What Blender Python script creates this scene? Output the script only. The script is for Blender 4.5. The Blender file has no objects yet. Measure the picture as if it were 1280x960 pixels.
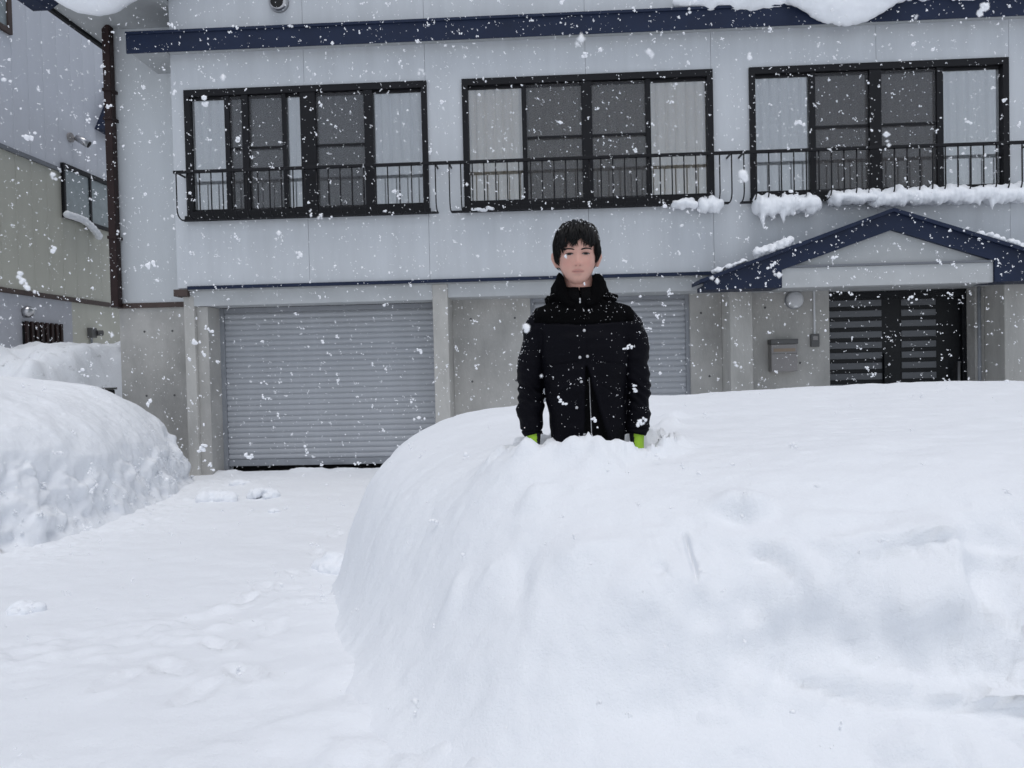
import bpy, bmesh, math, random
import numpy as np
from mathutils import Vector, Matrix
from mathutils.bvhtree import BVHTree

SC = bpy.context.scene
COL = SC.collection

# ------------------------------------------------------------------ camera, sky, sun, exposure
HC, YAW, PIT, ROLL, FPX = 1.48, .0445, .0219, -.0233, 950.0
fw = Vector((-math.sin(YAW)*math.cos(PIT), math.cos(YAW)*math.cos(PIT), -math.sin(PIT)))
rt = Vector((math.cos(YAW), math.sin(YAW), 0)); up = rt.cross(fw)
rt, up = math.cos(ROLL)*rt + math.sin(ROLL)*up, -math.sin(ROLL)*rt + math.cos(ROLL)*up
cam = bpy.data.cameras.new('camera'); camo = bpy.data.objects.new('camera', cam); COL.objects.link(camo)
M4 = Matrix((rt, up, -fw)).transposed().to_4x4(); M4.translation = Vector((0, 0, HC)); camo.matrix_world = M4
cam.sensor_width = 36; cam.lens = FPX/1280*36; cam.clip_start = .05; cam.clip_end = 2000
cam.dof.use_dof = True; cam.dof.focus_distance = 3.6; cam.dof.aperture_fstop = 8
SC.camera = camo

SUN_EL, SUN_AZ = math.radians(76), math.radians(165)      # overcast: very soft high sun behind the clouds over the roofs
world = bpy.data.worlds.new('World'); SC.world = world; world.use_nodes = True
wn = world.node_tree; bg = wn.nodes['Background']
sky = wn.nodes.new('ShaderNodeTexSky'); sky.sky_type = 'NISHITA'; sky.sun_disc = False
sky.sun_elevation = SUN_EL; sky.sun_rotation = SUN_AZ; sky.air_density = 1.0; sky.dust_density = 1.0; sky.ozone_density = 1.0
hs = wn.nodes.new('ShaderNodeHueSaturation'); hs.inputs['Saturation'].default_value = .42   # cloud cover: the blue goes grey
wn.links.new(sky.outputs[0], hs.inputs['Color']); wn.links.new(hs.outputs[0], bg.inputs['Color'])
bg.inputs['Strength'].default_value = .13
sun = bpy.data.lights.new('sun', 'SUN'); suno = bpy.data.objects.new('sun', sun); COL.objects.link(suno)
sun.energy = 1.0; sun.angle = math.radians(40); sun.color = (1, .985, .97)
suno.rotation_euler = Vector((math.sin(SUN_AZ)*math.cos(SUN_EL), math.cos(SUN_AZ)*math.cos(SUN_EL), math.sin(SUN_EL))).to_track_quat('Z', 'Y').to_euler()
SC.view_settings.view_transform = 'Standard'; SC.view_settings.look = 'None'
SC.view_settings.gamma = 1; SC.view_settings.use_curve_mapping = False
SC.view_settings.exposure = .10

# ------------------------------------------------------------------ helpers
def ray(px, py):
    return (px-640)/FPX*rt - (py-480)/FPX*up + fw
def onY(px, py, Y):
    d = ray(px, py); t = Y/d.y; return t*d.x, HC + t*d.z
def onX(px, py, X):
    d = ray(px, py); t = X/d.x; return t*d.y, HC + t*d.z
def onZ(px, py, Z):
    d = ray(px, py); t = (Z-HC)/d.z; return t*d.x, t*d.y

def hash3(i, j, k, seed):
    n = (i.astype(np.int64)*374761393 + j.astype(np.int64)*668265263 + k.astype(np.int64)*2147483647 + seed*144665) & 0x7fffffff
    n = ((n ^ (n >> 13))*1274126177) & 0x7fffffff
    n = ((n ^ (n >> 16))*668265263) & 0x7fffffff
    return (n ^ (n >> 15)) / float(0x7fffffff)
def vnoise(p, seed=0):
    p = np.asarray(p, float); f = np.floor(p); t = p - f; t = t*t*t*(t*(t*6-15)+10); f = f.astype(np.int64)
    out = 0
    for a in (0, 1):
        for b in (0, 1):
            for c in (0, 1):
                w = (t[..., 0] if a else 1-t[..., 0])*(t[..., 1] if b else 1-t[..., 1])*(t[..., 2] if c else 1-t[..., 2])
                out = out + w*hash3(f[..., 0]+a, f[..., 1]+b, f[..., 2]+c, seed)
    return out*2-1
def fbm(p, oct=4, seed=0, gain=.5):
    p = np.asarray(p, float); s = 0; a = 1
    for o in range(oct):
        s = s + a*vnoise(p*2**o + o*17.3, seed+o); a *= gain
    return s
def worley(p, seed=0):
    """distance to the nearest and second nearest cell point, and a random value of the nearest cell"""
    p = np.asarray(p, float); b = np.floor(p).astype(np.int64); f1 = np.full(len(p), 9.); f2 = np.full(len(p), 9.); cid = np.zeros(len(p))
    for i in (-1, 0, 1):
        for j in (-1, 0, 1):
            for k in (-1, 0, 1):
                c = b+np.array([i, j, k]); h = [hash3(c[:, 0], c[:, 1], c[:, 2], seed+q) for q in range(4)]
                d = np.sqrt(sum((c[:, q]+.15+.7*h[q]-p[:, q])**2 for q in range(3))); n = d < f1
                f2 = np.where(n, f1, np.minimum(f2, d)); cid = np.where(n, h[3], cid); f1 = np.where(n, d, f1)
    return f1, f2, cid
def blocks(P, mask, freq, seed):
    """broken-block relief, computed only where the mask is on"""
    o = np.zeros(mask.shape); m = mask > .02; Q = P[m]; Q = Q+.05*np.stack([fbm(Q*4+9*q, 2, seed+q) for q in range(3)], -1)
    f1, f2, c = worley(Q*np.array(freq), seed); e = np.clip((f2-f1)/.30, 0, 1); e = e*e*(3-2*e)
    o[m] = ((c-.5)*2*e - .2*(1-e)**3)*mask[m]; return o
def sstep(a, b, x):
    t = np.clip((x-a)/(b-a), 0, 1); return t*t*(3-2*t)

class MB:
    def __init__(s): s.v = []; s.f = []; s.m = []
    def add(s, v, f, m=0):
        n = len(s.v); s.v += [tuple(p) for p in v]; s.f += [tuple(i+n for i in q) for q in f]; s.m += [m]*len(f); return s
    def box(s, x0, x1, y0, y1, z0, z1, m=0):
        v = [(x, y, z) for x in (x0, x1) for y in (y0, y1) for z in (z0, z1)]
        return s.add(v, [(0, 1, 3, 2), (4, 6, 7, 5), (0, 4, 5, 1), (2, 3, 7, 6), (0, 2, 6, 4), (1, 5, 7, 3)], m)
    def prism(s, poly, a0, a1, axis='y', m=0):
        """poly in the two other axes (x,z for y; y,z for x; x,y for z) extruded a0..a1"""
        def P(u, w, a): return (u, a, w) if axis == 'y' else ((a, u, w) if axis == 'x' else (u, w, a))
        n = len(poly); v = [P(u, w, a0) for u, w in poly] + [P(u, w, a1) for u, w in poly]
        f = [tuple(range(n))[::-1], tuple(range(n, 2*n))] + [(i, (i+1) % n, n+(i+1) % n, n+i) for i in range(n)]
        return s.add(v, f, m)
    def tube(s, pts, rad, n=8, cap=True, m=0, flat=None):
        pts = [Vector(p) for p in pts]; k = len(pts)
        rad = [rad]*k if not hasattr(rad, '__len__') else rad
        v = []; f = []; ref = None
        for i, p in enumerate(pts):
            d = (pts[min(i+1, k-1)] - pts[max(i-1, 0)]).normalized()
            if ref is None:
                ref = Vector((0, 1, 0)) if abs(d.y) < .8 else Vector((1, 0, 0))
            a = (ref - d*ref.dot(d)).normalized(); b = d.cross(a); ref = a
            r = rad[i]; rx, ry = r if hasattr(r, '__len__') else (r, r)
            for j in range(n):
                t = 2*math.pi*j/n; v.append(p + a*(math.cos(t)*ry) + b*(math.sin(t)*rx))
        for i in range(k-1):
            for j in range(n):
                f.append((i*n+j, i*n+(j+1) % n, (i+1)*n+(j+1) % n, (i+1)*n+j))
        if cap: f.append(tuple(range(n))[::-1]); f.append(tuple(range((k-1)*n, k*n)))
        return s.add(v, f, m)
    def ball(s, c, r, m=0, seg=12, rings=8):
        r = r if hasattr(r, '__len__') else (r, r, r); v = [(c[0], c[1], c[2]-r[2])]; f = []
        for i in range(1, rings):
            a = math.pi*i/rings - math.pi/2
            for j in range(seg):
                t = 2*math.pi*j/seg; v.append((c[0]+r[0]*math.cos(a)*math.cos(t), c[1]+r[1]*math.cos(a)*math.sin(t), c[2]+r[2]*math.sin(a)))
        v.append((c[0], c[1], c[2]+r[2])); e = len(v)-1
        for j in range(seg): f.append((0, 1+(j+1) % seg, 1+j))
        for i in range(rings-2):
            for j in range(seg):
                a0 = 1+i*seg+j; a1 = 1+i*seg+(j+1) % seg; f.append((a0, a1, a1+seg, a0+seg))
        for j in range(seg): f.append((e, e-seg+j, e-seg+(j+1) % seg))
        return s.add(v, f, m)
    def mesh(s, name, mats, smooth=False, bevel=0):
        me = bpy.data.meshes.new(name); me.from_pydata(s.v, [], s.f)
        for q in (mats if isinstance(mats, (list, tuple)) else [mats]): me.materials.append(q)
        if any(s.m): me.polygons.foreach_set('material_index', s.m)
        bm = bmesh.new(); bm.from_mesh(me); bmesh.ops.recalc_face_normals(bm, faces=bm.faces)
        if bevel:
            bmesh.ops.bevel(bm, geom=[e for e in bm.edges if e.is_manifold and e.calc_face_angle(0) > .6], offset=bevel, segments=2, affect='EDGES', profile=.6)
        bm.to_mesh(me); bm.free()
        if smooth: me.polygons.foreach_set('use_smooth', [True]*len(me.polygons))
        me.update(); return me

def link(name, me, parent=None, **props):
    o = bpy.data.objects.new(name, me); COL.objects.link(o); o.parent = parent
    for k, v in props.items(): o[k] = v
    return o
def thing(name, loc, label, category, **p):
    o = link(name, None, label=label, category=category, **p); o.location = loc; o.empty_display_size = .2; return o
def build(mb, name, mats, parent=None, smooth=False, bevel=0, **p):
    return link(name, mb.mesh(name, mats, smooth, bevel), parent, **p)

def np_mesh(name, V, Fq, mats, smooth=True):
    me = bpy.data.meshes.new(name); V = np.asarray(V, np.float32); Fq = np.asarray(Fq, np.int32)
    k = Fq.shape[1]; nf = len(Fq)
    me.vertices.add(len(V)); me.vertices.foreach_set('co', V.ravel())
    me.loops.add(nf*k); me.loops.foreach_set('vertex_index', Fq.ravel())
    me.polygons.add(nf); me.polygons.foreach_set('loop_start', np.arange(nf, dtype=np.int32)*k)
    me.update(calc_edges=True)
    for q in (mats if isinstance(mats, (list, tuple)) else [mats]): me.materials.append(q)
    if smooth: me.polygons.foreach_set('use_smooth', np.ones(nf, bool))
    me.validate(); return me
def grid_faces(nu, nv, wrap=False):
    i = np.arange(nu-1)[:, None]; j = np.arange(nv if wrap else nv-1)[None, :]; j2 = (j+1) % nv
    return np.stack([i*nv+j+0*i, i*nv+j2, (i+1)*nv+j2, (i+1)*nv+j], -1).reshape(-1, 4)
def get_co(me):
    a = np.empty(len(me.vertices)*3, np.float32); me.vertices.foreach_get('co', a); return a.reshape(-1, 3).astype(float)
def get_no(me):
    a = np.empty(len(me.vertices)*3, np.float32); me.vertices.foreach_get('normal', a); return a.reshape(-1, 3).astype(float)
def set_co(me, V):
    me.vertices.foreach_set('co', V.astype(np.float32).ravel()); me.update()
def remesh(me, voxel, smooth_it=2, name='m', mats=()):
    """union of overlapping closed shapes as one continuous surface"""
    o = bpy.data.objects.new('tmp', me); COL.objects.link(o)
    md = o.modifiers.new('r', 'REMESH'); md.mode = 'VOXEL'; md.voxel_size = voxel; md.use_smooth_shade = True
    if smooth_it:
        sm = o.modifiers.new('s', 'SMOOTH'); sm.iterations = smooth_it; sm.factor = .5
    dg = bpy.context.evaluated_depsgraph_get(); dg.update()
    r = bpy.data.meshes.new_from_object(o.evaluated_get(dg)); r.name = name
    bpy.data.objects.remove(o)
    r.materials.clear()
    for q in mats: r.materials.append(q)
    r.polygons.foreach_set('use_smooth', [True]*len(r.polygons)); r.update()
    return r

# ------------------------------------------------------------------ materials
def mat(name, col, rough=.6, metal=0, spec=.5, var=.0, vscale=4, bump=0, bscale=30, stretch=(1, 1, 1), col2=None, sss=0, coat=0):
    m = bpy.data.materials.new(name); m.use_nodes = True; nt = m.node_tree; b = nt.nodes['Principled BSDF']
    b.inputs['Base Color'].default_value = (*col, 1); b.inputs['Roughness'].default_value = rough
    b.inputs['Metallic'].default_value = metal; b.inputs['Specular IOR Level'].default_value = spec
    if sss:
        b.inputs['Subsurface Weight'].default_value = sss; b.inputs['Subsurface Radius'].default_value = (.8, .9, 1.0); b.inputs['Subsurface Scale'].default_value = .03
    if var or bump:
        tc = nt.nodes.new('ShaderNodeTexCoord'); mp = nt.nodes.new('ShaderNodeMapping'); mp.inputs['Scale'].default_value = stretch
        nt.links.new(tc.outputs['Object'], mp.inputs['Vector'])
    if var:
        n = nt.nodes.new('ShaderNodeTexNoise'); n.inputs['Scale'].default_value = vscale; n.inputs['Detail'].default_value = 7; n.inputs['Roughness'].default_value = .62
        r = nt.nodes.new('ShaderNodeValToRGB'); r.color_ramp.elements[0].position = .3; r.color_ramp.elements[1].position = .72
        c2 = col2 or tuple(c*(1-var) for c in col)
        r.color_ramp.elements[0].color = (*c2, 1); r.color_ramp.elements[1].color = (*[min(1, c*(1+var*.35)) for c in col], 1)
        nt.links.new(mp.outputs[0], n.inputs['Vector']); nt.links.new(n.outputs[0], r.inputs[0]); nt.links.new(r.outputs[0], b.inputs['Base Color'])
    if bump:
        n2 = nt.nodes.new('ShaderNodeTexNoise'); n2.inputs['Scale'].default_value = bscale; n2.inputs['Detail'].default_value = 5
        bp = nt.nodes.new('ShaderNodeBump'); bp.inputs['Strength'].default_value = bump; bp.inputs['Distance'].default_value = .01
        nt.links.new(mp.outputs[0], n2.inputs['Vector']); nt.links.new(n2.outputs[0], bp.inputs['Height']); nt.links.new(bp.outputs[0], b.inputs['Normal'])
    return m

def snow_mat(name, dirt=0.0, fine=1.0):
    m = bpy.data.materials.new(name); m.use_nodes = True; nt = m.node_tree; b = nt.nodes['Principled BSDF']; L = nt.links
    b.inputs['Base Color'].default_value = (.87, .89, .92, 1); b.inputs['Roughness'].default_value = .75; b.inputs['Specular IOR Level'].default_value = .25
    tc = nt.nodes.new('ShaderNodeTexCoord')
    n1 = nt.nodes.new('ShaderNodeTexNoise'); n1.inputs['Scale'].default_value = 9; n1.inputs['Detail'].default_value = 8; n1.inputs['Roughness'].default_value = .6
    n2 = nt.nodes.new('ShaderNodeTexNoise'); n2.inputs['Scale'].default_value = 150; n2.inputs['Detail'].default_value = 4; n2.inputs['Roughness'].default_value = .7
    b1 = nt.nodes.new('ShaderNodeBump'); b1.inputs['Strength'].default_value = .35*fine; b1.inputs['Distance'].default_value = .03
    b2 = nt.nodes.new('ShaderNodeBump'); b2.inputs['Strength'].default_value = .5*fine; b2.inputs['Distance'].default_value = .006
    L.new(tc.outputs['Object'], n1.inputs[0]); L.new(tc.outputs['Object'], n2.inputs[0])
    L.new(n1.outputs[0], b1.inputs['Height']); L.new(n2.outputs[0], b2.inputs['Height']); L.new(b1.outputs[0], b2.inputs['Normal']); L.new(b2.outputs[0], b.inputs['Normal'])
    if dirt:
        n3 = nt.nodes.new('ShaderNodeTexNoise'); n3.inputs['Scale'].default_value = 5.5; n3.inputs['Detail'].default_value = 9; n3.inputs['Roughness'].default_value = .7
        r = nt.nodes.new('ShaderNodeValToRGB'); r.color_ramp.elements[0].position = .60; r.color_ramp.elements[1].position = .74
        r.color_ramp.elements[0].color = (.87, .89, .92, 1); r.color_ramp.elements[1].color = (.87-dirt, .88-dirt, .89-dirt, 1)
        L.new(tc.outputs['Object'], n3.inputs[0]); L.new(n3.outputs[0], r.inputs[0]); L.new(r.outputs[0], b.inputs['Base Color'])
    return m

def glass_mat(name, tint=(.97, .98, .98)):
    m = bpy.data.materials.new(name); m.use_nodes = True; nt = m.node_tree; L = nt.links
    for n in list(nt.nodes):
        if n.type == 'BSDF_PRINCIPLED': nt.nodes.remove(n)
    out = nt.nodes['Material Output']; tr = nt.nodes.new('ShaderNodeBsdfTransparent'); tr.inputs[0].default_value = (*tint, 1)
    gl = nt.nodes.new('ShaderNodeBsdfGlossy'); gl.inputs['Roughness'].default_value = .02
    fr = nt.nodes.new('ShaderNodeFresnel'); fr.inputs[0].default_value = 1.5
    mu = nt.nodes.new('ShaderNodeMath'); mu.operation = 'MULTIPLY'; mu.inputs[1].default_value = 5.5
    mx = nt.nodes.new('ShaderNodeMixShader'); L.new(fr.outputs[0], mu.inputs[0]); L.new(mu.outputs[0], mx.inputs[0]); L.new(tr.outputs[0], mx.inputs[1]); L.new(gl.outputs[0], mx.inputs[2]); L.new(mx.outputs[0], out.inputs[0])
    return m
def mesh_screen_mat(name, col, cover):
    m = bpy.data.materials.new(name); m.use_nodes = True; nt = m.node_tree; L = nt.links
    b = nt.nodes['Principled BSDF']; b.inputs['Base Color'].default_value = (*col, 1); b.inputs['Roughness'].default_value = .8
    tr = nt.nodes.new('ShaderNodeBsdfTransparent'); mx = nt.nodes.new('ShaderNodeMixShader'); mx.inputs[0].default_value = cover
    L.new(tr.outputs[0], mx.inputs[1]); L.new(b.outputs[0], mx.inputs[2]); L.new(mx.outputs[0], nt.nodes['Material Output'].inputs[0])
    return m

SNOW = snow_mat('fresh_snow'); SNOW_D = snow_mat('dirty_snow', .42); SNOW_S = snow_mat('soft_snow', 0, .5)
SIDING = mat('blue_grey_siding', (.57, .595, .62), .55, var=.11, vscale=2.2, stretch=(1.6, 1, .2), bump=.12, bscale=60)
SIDING_S = mat('blue_grey_siding_side', (.60, .625, .64), .55, var=.10, vscale=1.3, stretch=(1.2, 1, .25), bump=.12, bscale=60)
SOFFIT = mat('pale_grey_soffit', (.42, .435, .44), .6, var=.08)
CONC = mat('cast_concrete', (.49, .48, .455), .85, var=.28, vscale=2.2, bump=.3, bscale=45, stretch=(1, 1, .6))
CONC_L = mat('pale_concrete', (.52, .51, .48), .85, var=.25, vscale=3, bump=.3, bscale=45, stretch=(1, 1, .35))
BEAM = mat('painted_beam', (.50, .515, .52), .6, var=.14, vscale=2)
NAVY = mat('navy_sheet_metal', (.010, .019, .050), .5, var=.25, vscale=2.5, spec=.3)
BROWN = mat('dark_brown_pipe', (.026, .012, .011), .55, var=.3, vscale=6, spec=.3)
BROWN_T = mat('brown_trim', (.07, .045, .038), .6, var=.3, vscale=6)
BLACK = mat('black_aluminium', (.008, .008, .010), .5, spec=.25)
SHUT = mat('grey_shutter_paint', (.43, .445, .47), .5, var=.12, vscale=2, stretch=(1, 1, .2))
SHUT_D = mat('shutter_guide_steel', (.30, .315, .34), .5, var=.15)
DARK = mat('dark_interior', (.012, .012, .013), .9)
DOORM = mat('black_door', (.008, .009, .011), .4, spec=.25)
DOORS = mat('grey_door_slat', (.10, .105, .115), .35, metal=.3)
WHITE_P = mat('white_plastic', (.62, .63, .64), .4)
CHROME = mat('steel', (.55, .55, .56), .3, metal=1)
MAILM = mat('grey_steel_box', (.30, .285, .28), .5, var=.1)
DGREY = mat('dark_grey_plastic', (.10, .10, .10), .5)
TAN = mat('tan_slot', (.30, .23, .17), .5)
NWHITE = mat('neighbour_white_siding', (.64, .66, .71), .6, var=.08, vscale=1.5, stretch=(1, 1, .2))
NBEIGE = mat('neighbour_beige_siding', (.53, .525, .455), .65, var=.12, vscale=1.5, stretch=(1, 1, .2))
NLAV = mat('neighbour_grey_base', (.46, .47, .51), .7, var=.12)
FLASH = mat('grey_flashing', (.17, .18, .20), .5)
FROST = mat('frosted_pane', (.27, .31, .32), .25, var=.2, vscale=6, spec=.6)
GLASS = glass_mat('window_glass')
SCREEN = mesh_screen_mat('insect_screen', (.09, .09, .095), .34)
CURT_W = mat('white_curtain', (.90, .91, .94), .9); CURT_B = mat('cream_curtain', (.92, .84, .74), .9); CURT_T = mat('taupe_curtain', (.56, .48, .42), .9)
FLAKE = mat('snow_flake', (.93, .94, .96), .8, spec=.2)

# ------------------------------------------------------------------ snowy ground and banks
def ground_h(X, Y):
    P = np.stack([X, Y, 0*X], -1)
    h = .13 + .30*(1-sstep(1.4, 6.5, Y)) + .012*fbm(P*.9, 3, 3) + .010*fbm(P*3.1, 4, 7)
    far = sstep(11, 16, np.abs(X)) + sstep(-1, -6, Y)
    return h + .10*far*fbm(P*.4, 3, 5)
FOOT = [(300, 768, .15, 1.0), (330, 742, .13, .6), (372, 716, .12, .5), (345, 820, .13, .4), (278, 850, .13, .7), (215, 890, .14, .6), (395, 680, .12, .5), (150, 915, .13, .5), (310, 905, .13, .6), (250, 935, .12, .5), (420, 655, .12, .5)]
def axis(fine0, fine1, step, far):
    a = list(np.arange(fine0, fine1+1e-6, step)); g = step; hi = fine1
    while hi < far: g *= 1.25; hi += g; a.append(hi)
    g = step; lo = fine0
    while lo > -far: g *= 1.25; lo -= g; a.insert(0, lo)
    return np.array(a)
gx, gy = axis(-6.2, 2.0, .022, 160), axis(1.6, 10.9, .025, 160)
X, Y = np.meshgrid(gx, gy, indexing='ij')
Z = ground_h(X, Y)
P3 = np.stack([X, Y, 0*X], -1)
for (px, py, r, a) in FOOT:                                            # trodden, half drifted-over footprints
    cx, cy = onZ(px, py, .22); ang = .35+.5*math.sin(px); dx, dy = X-cx, Y-cy
    u, v = (dx*math.cos(ang)+dy*math.sin(ang))/(r*.36), (-dx*math.sin(ang)+dy*math.cos(ang))/r
    q = np.sqrt(u*u+v*v) + .22*fbm(P3*11, 3, 21)
    Z += a*(-.030*sstep(1.05, .75, q) + .018*np.exp(-((q-1.25)/.22)**2) + .006*sstep(1.0, .8, q)*fbm(P3*30, 2, 22))
cxp, cyp = onZ(300, 790, .22); along = (X-cxp)*.62+(Y-cyp)*.78; acr = (X-cxp)*.78-(Y-cyp)*.62
Z += np.exp(-(acr/.42)**2)*sstep(3.6, 2.4, np.abs(along))*(.020*np.clip(fbm(P3*np.array([8, 11, 1]), 4, 23, .62), -.35, 1))
tram = np.exp(-((X+.35)/.5)**2-((Y-2.2)/.7)**2)
Z += tram*(.05*fbm(P3*4, 4, 33, .6)+.02)
rough = sstep(.35, .8, fbm(P3*1.1+4, 2, 9)*.5+.5)*sstep(6.5, 2.5, Y) + 1.2*np.exp(-((X+4.0)/.55)**2)*sstep(4, 6, Y)*sstep(10.4, 9.5, Y)
Z += .020*rough*np.abs(fbm(P3*9, 4, 31))
Z += .045*np.exp(-((Y-10.12)/.12)**2)*(.35+np.clip(fbm(P3*np.array([3, 4, 1])+2, 4, 61), 0, 1))*sstep(-1.4, -2.2, X)   # ragged berm under the shutter
Z -= .06*sstep(10.22, 10.32, Y)*(np.abs(X) < 9)                              # hard floor drops at the door line
ground = link('snow_ground', np_mesh('snow_ground', np.stack([X, Y, Z], -1).reshape(-1, 3), grid_faces(len(gx), len(gy)), SNOW), kind='structure')

def poly_dist(X, Y, poly):
    """signed distance, positive inside"""
    d = np.full(X.shape, 1e9); inside = np.zeros(X.shape, bool); n = len(poly)
    for i in range(n):
        (x0, y0), (x1, y1) = poly[i], poly[(i+1) % n]; ex, ey = x1-x0, y1-y0
        t = np.clip(((X-x0)*ex+(Y-y0)*ey)/(ex*ex+ey*ey), 0, 1)
        d = np.minimum(d, np.hypot(X-x0-t*ex, Y-y0-t*ey))
        c = ((y0 > Y) != (y1 > Y)) & (X < (x1-x0)*(Y-y0)/(y1-y0+1e-12)+x0); inside ^= c
    return np.where(inside, d, -d)

def Z_at(T, x, y):
    i = int(np.clip(np.searchsorted(T[0], x), 0, len(T[0])-1)); j = int(np.clip(np.searchsorted(T[1], y), 0, len(T[1])-1)); return float(T[2][i, j])
PX, PY = .15, 2.95                                                      # where the person stands
def displaced(X, Y, Z, fn):
    """move the sheet along its own normals by fn(points, normals), so lumps bulge instead of hanging in folds"""
    gx_, gy_ = np.gradient(Z, X[:, 0], axis=0), np.gradient(Z, Y[0], axis=1)
    N = np.stack([-gx_, -gy_, np.ones_like(Z)], -1); N /= np.linalg.norm(N, axis=-1, keepdims=True)
    P = np.stack([X, Y, Z], -1); return P + N*fn(P, N)[..., None]
def sat(d, w): return 1-np.exp(-np.clip(d, 0, None)/w)
def soft(d, w): return w*np.logaddexp(0, d/w)
cxk = onY(866, 700, 2.0)[0]
bx, by = np.unique(np.concatenate([np.arange(-1.9, 3.6, .016), np.arange(cxk-.10, cxk+.12, .005), np.arange(3.6, 9.6, .05)]).round(4)), np.concatenate([np.arange(1.0, 3.6, .0115), np.arange(3.6, 9.4, .035)])
X, Y = np.meshgrid(bx, by, indexing='ij'); P3 = np.stack([X, Y, 0*X], -1)
wob = .08*fbm(P3*.7, 2, 41)
XL = np.interp(Y, [1.0, 1.75, 2.46, 3.3, 4.4, 5.2, 6.0, 6.8, 8.0, 9.2], [.35, -.02, -.40, -.82, -1.20, -1.28, -1.02, -.30, 1.2, 3.2])
dL = (X-XL+wob)*np.interp(Y, [5.2, 6.8], [1, .6]); dF = Y-1.56-.05*np.sin(X*2.1)-.05*sstep(.3, 1.2, X)+wob*.5; dB = 8.9-Y
near = sstep(4.0, 2.2, Y)
cut = .40+.05*fbm(P3*np.array([1.6, .3, 1])+2, 2, 47)+.03*np.sin(X*3.3)
pA = sat(soft(dF-.06, .09), .36); pB = .30*sat(soft(dF, .06), .22)+.36*sstep(-.13, .10, dF-cut)+.34*sat(np.clip(dF-cut+.04, 0, None), .42)
wr = sstep(-.45, .35, X)*.85; pF = pA*(1-wr)+pB*wr
sL = soft(dL-.03*near, .04+.075*near); prof = (.42*sat(sL, .08)+.58*sat(sL, .38))*pF*sat(dB, .3)
top = 1.222 + .025*sstep(3, 6, Y) - .07*sstep(3.5, 7, X) + .015*fbm(P3*.8, 3, 45)
G = ground_h(X, Y) - .05; inside = np.minimum(np.minimum(dL, dF), dB)
Z = G + (top-G)*prof + np.clip(inside+.25, -.5, 0)*.5
def hit(px, py):
    """first point of the bank seen through a pixel"""
    d = ray(px, py); t = 1.0
    while t < 9:
        p = Vector((0, 0, HC))+d*t
        if p.z < Z_at((bx, by, Z), p.x, p.y): return p
        t += .006
    return p
for (px, py, rx, ry, a) in [(925, 640, .07, .07, -.03), (1085, 705, .07, .06, .03), (1190, 700, .13, .08, .05), (985, 760, .16, .06, -.03), (1100, 775, .16, .06, -.03), (960, 850, .08, .04, -.02), (1250, 700, .06, .10, -.04), (730, 690, .12, .07, .025), (655, 715, .03, .08, -.025), (830, 700, .05, .08, -.02)]:
    h_ = hit(px, py); Z += a*np.exp(-((X-h_.x)/rx)**2-((Y-h_.y)/ry)**2)
CRACK = np.array([tuple(hit(*q)) for q in [(857, 668), (860, 685), (866, 700), (870, 716)]])
# the hole the person stands in, with kicked-up lumps round it
ex, ey = (X-PX)/.27, (Y-PY)/.17; q = ex*ex+ey*ey
Z -= .035*np.exp(-q*q*.6)
Z += .095*np.exp(-((X-PX+.22)/.30)**2-((Y-PY+.12)/.25)**2) + .03*np.exp(-((X-PX)/.35)**2-((Y-PY+.16)/.20)**2) - .03*np.exp(-((X-PX-.24)/.15)**2-((Y-PY+.10)/.18)**2)
ring = np.exp(-((np.sqrt(q)-1.25)/.25)**2)
Z += ring*(.022 + .045*np.clip(fbm(P3*11, 3, 71), 0, 1) + .025*np.clip(fbm(P3*26, 3, 72), 0, 1))
for (px, py, r, a) in [(690, 553, .04, .05), (672, 566, .045, .035), (745, 560, .07, .035), (838, 535, .05, .05), (822, 548, .03, .02), (620, 548, .05, .03), (560, 572, .05, .035), (610, 575, .05, .03), (843, 525, .05, .05), (605, 508, .04, .05), (640, 560, .06, .02)]:
    cx, cy = onZ(px, py, 1.19); qq = ((X-cx)/r)**2+((Y-cy)/r)**2; Z += a*np.exp(-qq)*(1+.5*vnoise(P3*22, 77))
def lumps(P, N):
    st = sstep(.97, .80, N[..., 2])*sstep(3.2, 2.5, P[..., 1])*sstep(-.5, .25, P[..., 0])
    rgt = sstep(.15, .7, P[..., 0])
    blk = blocks(P, st*(.25+.75*rgt)*sstep(.35, .85, P[..., 2]), (2.9, 2.9, 4.2), 151)*.042 + blocks(P, st*(.3+.7*rgt), (7.5, 7.5, 10), 155)*.012
    n1 = fbm(P*np.array([2.0, 2.0, 2.6]), 2, 51); n2 = fbm(P*np.array([4.6, 4.6, 5.5]), 3, 53)
    crack = np.full(st.shape, 9.)
    for a_, b_ in zip(CRACK[:-1], CRACK[1:]):
        t_ = np.clip(((P-a_)@(b_-a_))/((b_-a_)@(b_-a_)), 0, 1); crack = np.minimum(crack, np.linalg.norm((P-a_-t_[..., None]*(b_-a_))*np.array([1, .35, 1]), axis=-1))
    o = blk - .030*np.exp(-(crack/.008)**2) + st*((.012+.016*rgt)*n1 + (.008+.014*rgt)*n2 + rgt*(.026*np.tanh(5*fbm(P*np.array([2.7, 2.7, 4.0])+3, 2, 54)) + .02*n2))
    o -= st*rgt*.022*np.clip(1-np.abs(fbm(P*np.array([2.2, 2.2, 3.4])+7, 2, 56))*7, 0, 1)
    flank = sstep(.97, .80, N[..., 2])*sstep(6.5, 5.0, P[..., 1])
    o = o + flank*(.010*fbm(P*1.7, 2, 60)+.003*fbm(P*20, 2, 62))
    return o + .007*fbm(P*np.array([4, 6, 4]), 3, 57) + .0022*fbm(P*np.array([11, 26, 11]), 3, 58)*sstep(.80, .95, N[..., 2]) + st*.005*fbm(P*18, 4, 59)
P = displaced(X, Y, Z, lumps); BANKP = P
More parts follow.
